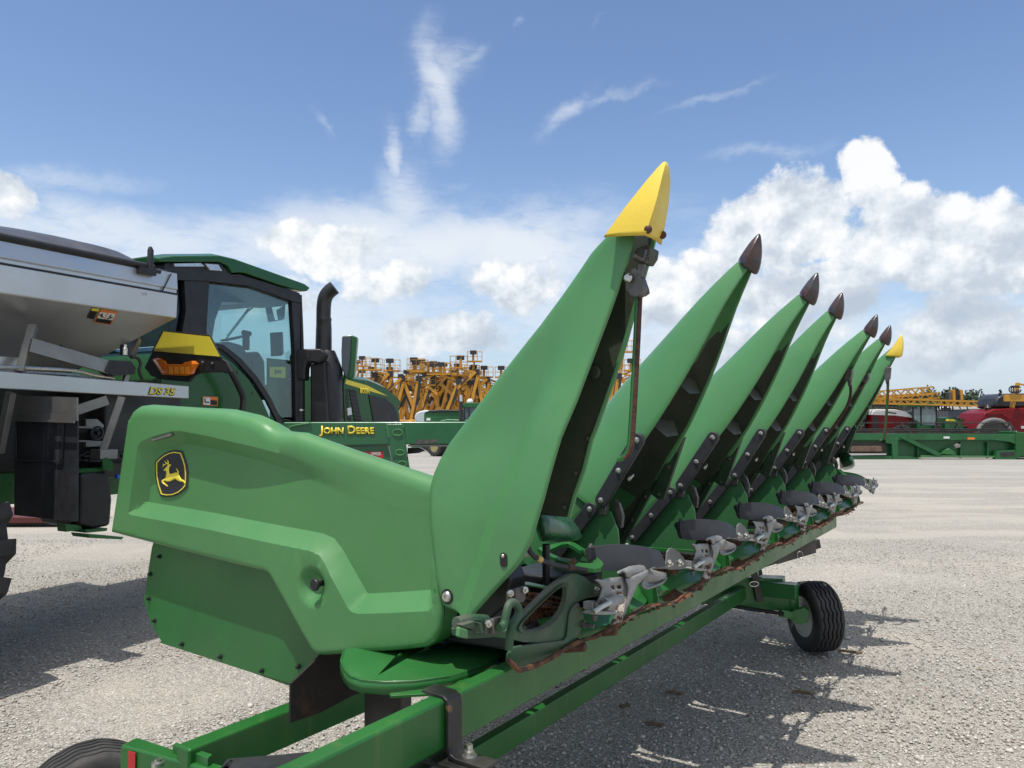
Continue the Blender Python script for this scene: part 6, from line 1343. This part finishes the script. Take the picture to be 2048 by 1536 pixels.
for yy, zz in [(846, 1.5), (858, 1.3), (866, 1.9), (862, 1.2)]:
    z = D_(0, yy, zz).z; mb = MB(); mb.tube([(rlx0, YD + zz, z), (rlx1, YD + zz, z)], .022, 6); bt = mb.build('reel_bat', BKP, RE)
    mb = MB(); x = rlx0
    while x < rlx1: mb.tube([(x, YD + zz, z), (x + .02, YD + zz + .03, z + (.10 if yy == 846 else -.14))], .009, 4); x += .13
    mb.build('reel_fingers', BKP, bt)
for xx in (1676, 1780, 1888, 1990, 2030):
    x = D_(xx, 0, 1.6).x; mb = MB(); mb.bar((x, YD + 1.2, D_(0, 862, 1.2).z), (x, YD + 1.5, D_(0, 846, 1.5).z), .03, .04); mb.bar((x, YD + 1.9, D_(0, 866, 1.9).z), (x, YD + 1.5, D_(0, 846, 1.5).z), .03, .04); mb.build('reel_spider', BKP, RE)
mb = MB(); mb.bar(D_(1990, 878, .2), D_(2034, 862, .9), .05, .06); mb.bar(D_(1990, 878, .2), D_(2034, 870, .9), .05, .06); mb.build('reel_arm', GBG, DR)

# ================================================================== sprayers and tractor behind it
YS = 36.0
def S_(x, y, d=0): return PY(x, y, YS + d)
def spoly(name, pts, d, th, mat, par, bev=.03):
    mb = MB(); mb.prism([S_(x, y, d) for x, y in pts], DY(th)); return mb.build(name, mat, par, bevel=bev)
def tyre_far(par, x, y, r, d=0, w=.45): return lug_wheel(Vector((S_(x, 0, d).x, YS + d, r)), (0, -1, 0), r, w, par, 16, rimm=BKP)
SA = thing('red_sprayer', 'maroon sprayer with white topped hood and yellow folded booms, behind the grain header', 'sprayer', (S_(1800, 0).x, YS + 1, 0))
spoly('hood_side', [(1744, 832), (1750, 828), (1800, 827), (1820, 832), (1834, 846), (1838, 864), (1830, 868), (1744, 866)], 0, 1.7, MAR, SA, .06)
spoly('hood_top', [(1744, 830), (1746, 822), (1754, 818), (1790, 819), (1812, 823), (1826, 832), (1828, 836), (1790, 831), (1746, 830)], -.04, 1.78, WPT, SA, .05)
hs_ = bpy.data.objects[[o.name for o in SA.children][-1]]
mb = MB(); mb.prism([S_(x, y, -.05) for x, y in [(1770, 823), (1793, 826), (1792, 828), (1774, 826)]], DY(-.01)); mb.build('hood_decal', KTX, hs_)
spoly('wheel_arch', [(1784, 864), (1788, 856), (1798, 850), (1812, 850), (1822, 856), (1828, 866), (1822, 868), (1815, 858), (1806, 855), (1796, 857), (1790, 867)], -.08, .5, TYR, SA, .02)
spoly('grille', [(1746, 834), (1756, 833), (1757, 858), (1746, 860)], -.02, .04, BK, SA)
tyre_far(SA, 1806, 0, .85, .2)
spoly('rear_machinery', [(1668, 815), (1742, 812), (1742, 880), (1668, 880)], .6, 1.5, BKP, SA, .05)
rs_ = random.Random(11)
for k in range(16):
    x, y = rs_.uniform(1692, 1742), rs_.uniform(815, 862); mb = MB(); mb.cbox(S_(x, y, .4), (rs_.uniform(.1, .4), 0, 0), (0, .3, 0), (0, 0, rs_.uniform(.06, .3))); mb.build('pump_part', rs_.choice([BK, DKM, SSD, BKP]), SA, bevel=.01)
# its tank and folded lattice booms
spoly('black_tank', [(1740, 808), (1760, 790), (1850, 787), (1880, 796), (1880, 812), (1740, 814)], 1.0, 1.6, TKB, SA, .2)
def lattice(name, p, q, h, par, n=9, d=.5):
    p, q = Vector(p), Vector(q); mb = MB(); up = UP * h; dd = Vector((0, d, 0))
    for o in (Vector(), dd):
        mb.bar(p + o, q + o, .07, .07); mb.bar(p + o + up, q + o + up, .07, .07)
        for k in range(n):
            a = p.lerp(q, k / n) + o; b_ = p.lerp(q, (k + .5) / n) + o + up; c_ = p.lerp(q, (k + 1) / n) + o
            mb.bar(a, b_, .05, .05); mb.bar(b_, c_, .05, .05)
    return mb.build(name, LFY, par)
lattice('folded_boom', S_(1720, 800, -.3), S_(1866, 788, -.3), .34, SA, 5)
lattice('folded_boom', S_(1740, 806, -.5), S_(1955, 812, -.5), .22, SA, 8)
lattice('folded_boom', S_(1742, 803, .8), S_(1880, 796, .8), .25, SA, 7)
for x, y, m in [(1905, 790, LFY), (1912, 788, BK), (1920, 790, LFY), (1898, 795, DKM), (1915, 800, BK)]:
    mb = MB(); mb.cbox(S_(x, y, .2), (.14, 0, 0), (0, .3, 0), (0, 0, .5)); mb.build('boom_hinge', m, SA, bevel=.02)
for k in range(5):
    P = [S_(1882 + k * 5 + 4 * math.cos(a), 816 + 5 * math.sin(a), -.4) for a in [i * math.pi / 5 for i in range(9)]]; mb = MB(); mb.tube(P, .035, 5); mb.build('boom_hose', BK, SA)
for k in range(14):
    x = 1745 + k * 14.5; mb = MB(); mb.tube([S_(x, 812, -.3), S_(x + 2, 818, -.3)], .03, 5); mb.build('spray_nozzle', BK, SA)
# green tractor cab beside it
SBt = thing('green_tractor', 'green tractor with tall glazed cab, between the two maroon sprayers', 'tractor', (S_(1850, 0, 2).x, YS + 3, 0))
spoly('cab_roof', [(1818, 810), (1830, 806), (1878, 805), (1882, 809), (1878, 813), (1822, 814)], -.3, 1.9, GBG, SBt)
cg = spoly('cab_glass', [(1826, 813), (1874, 812), (1874, 840), (1868, 852), (1838, 850), (1828, 838)], -.2, 1.6, M('sprayer_glass', (.13, .19, .20), .15, spec=.8), SBt)
for x in (1827, 1843, 1874): spoly('cab_pillar', [(x - 1, 813), (x + 1.2, 813), (x + 1.2, 852), (x - 1, 850)], -.26, .1, BK, cg)
spoly('cab_base', [(1832, 838), (1845, 848), (1878, 852), (1880, 880), (1838, 880)], -.22, 1.6, GBG, SBt)
spoly('ladder', [(1868, 850), (1884, 850), (1884, 885), (1868, 885)], -.35, .1, BKP, SBt)
spoly('engine_hood', [(1890, 835), (1905, 834), (1922, 842), (1930, 860), (1890, 862)], .4, 1.2, GBG, SBt)
spoly('hood_stripe', [(1892, 838), (1906, 838), (1914, 843), (1892, 842)], .38, .02, YTX, SBt, 0)
spoly('front_frame', [(1882, 855), (1950, 850), (1950, 882), (1882, 882)], .8, 1.0, BKP, SBt)
tyre_far(SBt, 1860, 0, .8, .9); tyre_far(SBt, 1925, 0, .7, .9)
# second tractor, with rounded white hood, standing deeper
SC_ = thing('combine_body', 'pale machine body with large side windows, behind the booms', 'combine', (S_(1925, 0, 6).x, YS + 7, 0))
spoly('white_roof', [(1895, 815), (1905, 812), (1958, 813), (1962, 818), (1895, 820)], 5, 2.2, WPT, SC_)
spoly('side_windows', [(1896, 820), (1958, 820), (1958, 848), (1896, 848)], 5.1, 1.9, M('combine_glass', (.12, .15, .17), .15, spec=.8), SC_)
spoly('lower_body', [(1894, 848), (1962, 848), (1962, 880), (1894, 880)], 5.0, 2.2, BKP, SC_)
for k in range(20):
    x, y = rs_.uniform(1900, 1955), rs_.uniform(835, 868); mb = MB(); mb.cbox(S_(x, y, 1.5), (rs_.uniform(.05, .25), 0, 0), (0, .2, 0), (0, 0, rs_.uniform(.05, .25))); mb.build('machine_part', rs_.choice([GBG, BK, WPT, SSD, GBG, BKP]), SBt)
# right-hand maroon sprayer
SR = thing('right_red_sprayer', 'maroon sprayer with arched wheel guard and black tank, at the right edge', 'sprayer', (S_(2020, 0).x, YS + 1, 0)); SR.name = 'red_sprayer.001'; ORG['red_sprayer.001'] = ORG['right_red_sprayer']
spoly('hood_side', [(1950, 868), (1958, 845), (1970, 826), (1990, 818), (2060, 815), (2140, 816), (2140, 868)], 0, 2.0, MAR, SR, .08)
spoly('hood_crease', [(1972, 826), (2005, 824), (2022, 838), (2018, 839), (2002, 828), (1974, 830)], -.04, .05, MAR, SR, .01)
P = [S_(1988 + 33 * math.cos(a), 866 - 27 * math.sin(a), -.1) for a in [math.pi * i / 16 for i in range(17)]]
mb = MB(); mb.tube(P, .09, 8); mb.build('wheel_arch', M('arch_grey', (.18, .18, .18), .6), SR)
P = [S_(1988 + 31 * math.cos(a), 866 - 25 * math.sin(a), -.06) for a in [math.pi * i / 16 for i in range(17)]]
mb = MB(); mb.prism(P, DY(.05)); mb.build('arch_shadow_panel', BKP, SR)
tyre_far(SR, 1988, 0, .88, .4)
spoly('black_tank', [(1990, 816), (1991, 802), (1998, 792), (2010, 787), (2140, 785), (2140, 816)], .3, 1.6, TKB, SR, .25)
mb = MB(); mb.bar(S_(2024, 815, -.3), S_(2036, 766, -.3), .18, .12); mb.build('boom_rest', LFY, SR)
mb = MB(); mb.bar(S_(2008, 796, -.4), S_(2100, 796, -.4), .1, .32); mb.bar(S_(2036, 768, -.35), S_(2100, 778, -.35), .06, .08); mb.build('boom_arm', LFY, SR)
for k in range(3):
    P = [S_(2026 + k * 4 + 8 * math.cos(a), 779 + 7 * math.sin(a), -.5) for a in [i * math.pi / 6 for i in range(12)]]; mb = MB(); mb.tube(P, .03, 6); mb.build('boom_hose', BK, SR)
spoly('white_decal', [(2042, 852), (2060, 852), (2060, 857), (2042, 857)], -.01, -.01, WPT, SR, 0)
mb = MB(); mb.tube([S_(1998, 790, .4), S_(2002, 784, .4), S_(1999, 780, .4)], .06, 8); mb.build('tank_vent', BK, SR)
mb = MB(); mb.lathe(S_(1976, 826, .5), UP, [(.1, 0), (.16, .25), (.05, .4), (.001, .4)], 10); mb.build('intake_cap', BK, SR)

# ================================================================== trees on the horizon and a power line
LEAF = M('leaf_green', (.035, .065, .03), .6, var=.5, vs=.6); BARK = M('bark', (.09, .07, .05), .9)
def tree(x, y, h, w, label, seed):
    t = thing('tree', label, 'tree', (x, y, 0), 'trees along the far field edge'); r = random.Random(seed)
    mb = MB(); mb.tube([Vector((x, y, 0)), Vector((x + .1, y, h * .3)), Vector((x, y, h * .6))], [.35, .28, .12], 8)
    for k in range(6):
        a = r.uniform(0, 6.28); z = h * r.uniform(.25, .5); mb.tube([Vector((x, y, z)), Vector((x + math.cos(a) * w * .35, y + math.sin(a) * w * .35, z + h * .25))], [.12, .03], 5)
    mb.build('trunk', BARK, t)
    mb = MB(); cl = [(r.gauss(0, w * .27), r.gauss(0, w * .27), h * r.uniform(.35, .88), w * r.uniform(.12, .25)) for _ in range(22)]
    for cx_, cy_, cz, cr_ in cl:
        for k in range(75):
            d = Vector((r.gauss(0, 1), r.gauss(0, 1), r.gauss(0, 1))).normalized() * cr_ * r.uniform(.5, 1.15); p = Vector((x + cx_, y + cy_, cz)) + d
            u = Vector((r.gauss(0, 1), r.gauss(0, 1), r.gauss(0, 1))).normalized() * .28; v_ = u.cross(Vector((r.gauss(0, 1), r.gauss(0, 1), r.gauss(0, 1)))).normalized() * .22
            mb.add([p - u, p + v_, p + u, p - v_], [(0, 1, 2, 3)])
    mb.build('crown', LEAF, t)
for i, (px, top, w) in enumerate([(1886, 777, 6), (1925, 786, 8), (1700, 806, 9), (1770, 800, 8), (1830, 792, 8), (2060, 800, 9), (1965, 806, 7), (1640, 806, 9), (1560, 808, 9)]):
    y = 150 + (i * 37 % 30); x = (px - 1024) / FPX * y; tree(x, y, CAMH + (HY - top) / FPX * y, w, ['small far tree whose top shows above the yellow folded booms', 'rounded far tree right of the boom hinge, against the pale sky'][i] if i < 2 else 'dark far tree on the horizon, mostly hidden behind the machines', i)
for k, px in enumerate((1715, 2140)):
    x = (px - 1024) / FPX * 160; po = thing('power_pole', ['thin far power pole hidden behind the booms', 'thin far power pole just off the right edge'][k], 'power pole', (x, 160, 0))
    mb = MB(); mb.tube([(x, 160, 0), (x, 160, 6.6)], .14, 8); mb.bar((x - 1, 160, 6.2), (x + 1, 160, 6.2), .1, .1); mb.build('post', BARK, po)
xa, xb = (1715 - 1024) / FPX * 160, (2140 - 1024) / FPX * 160
mb = MB(); mb.tube([(xa + (xb - xa) * u, 160, 6.3 - 1.1 * 4 * u * (1 - u) * .35) for u in [i / 12 for i in range(13)]], .022, 5); wl = mb.build('power_line', BK, loc=((xa + xb) / 2, 160, 5)); tag(wl, 'thin power line against the pale sky on the right', 'cable')

# red flat deck lying beyond the spreader, and sticks on the gravel
RB = thing('red_pallet_frame', 'low maroon steel frame on the ground, seen under the spreader mud flap', 'steel frame', PY(70, 1055, 12.5).xyz * 1)
mb = MB(); mb.prism([PY(x, y, 11.6) for x, y in [(-200, 1030), (140, 1036), (110, 1046), (-200, 1048)]], DY(1.2)); mb.build('deck_beam', M('shaded_maroon', (.09, .014, .014), .6), RB, bevel=.01)  # maroon darkened so the colour carries the shade under the spreader
mb = MB(); mb.prism([PY(x, y, 11.8) for x, y in [(-190, 1046), (100, 1044), (100, 1058), (-190, 1062)]], DY(.9)); mb.build('runner', BKP, RB)
STK = M('dead_stalk', (.14, .10, .065), .9, var=.4, vs=30)
for i, (x, y, l, a) in enumerate([(1700, 1305, .16, -.2), (1605, 1387, .12, -.25), (1350, 1387, .10, .1), (1310, 1450, .10, -.2), (1250, 1412, .06, .3)]):
    c = HZ(x, y, .02); rr = random.Random(i); pts = [c + Vector((l * (u - .5) * math.cos(a), l * (u - .5) * math.sin(a), rr.uniform(0, .012))) for u in (0, .3, .6, 1)]
    mb = MB(); mb.tube(cr(pts, 3), .010, 7); mb.tube([pts[1], pts[1] + Vector((.03, .03, .012))], .005, 5); mb.tube([pts[2], pts[2] + Vector((.02, -.04, .006))], .006, 5)
    o = mb.build('stalk_debris', STK, loc=c); tag(o, ['longest brown stalk on the gravel, right beside the header trailer wheel', 'brown stalk in a snout shadow, nearer than the one by the wheel', 'dark stalk in the header shadow, middle of the shaded ground', 'dark stalk low in the header shadow, nearest the camera', 'smallest dark clod, leftmost in the header shadow'][i], 'debris')
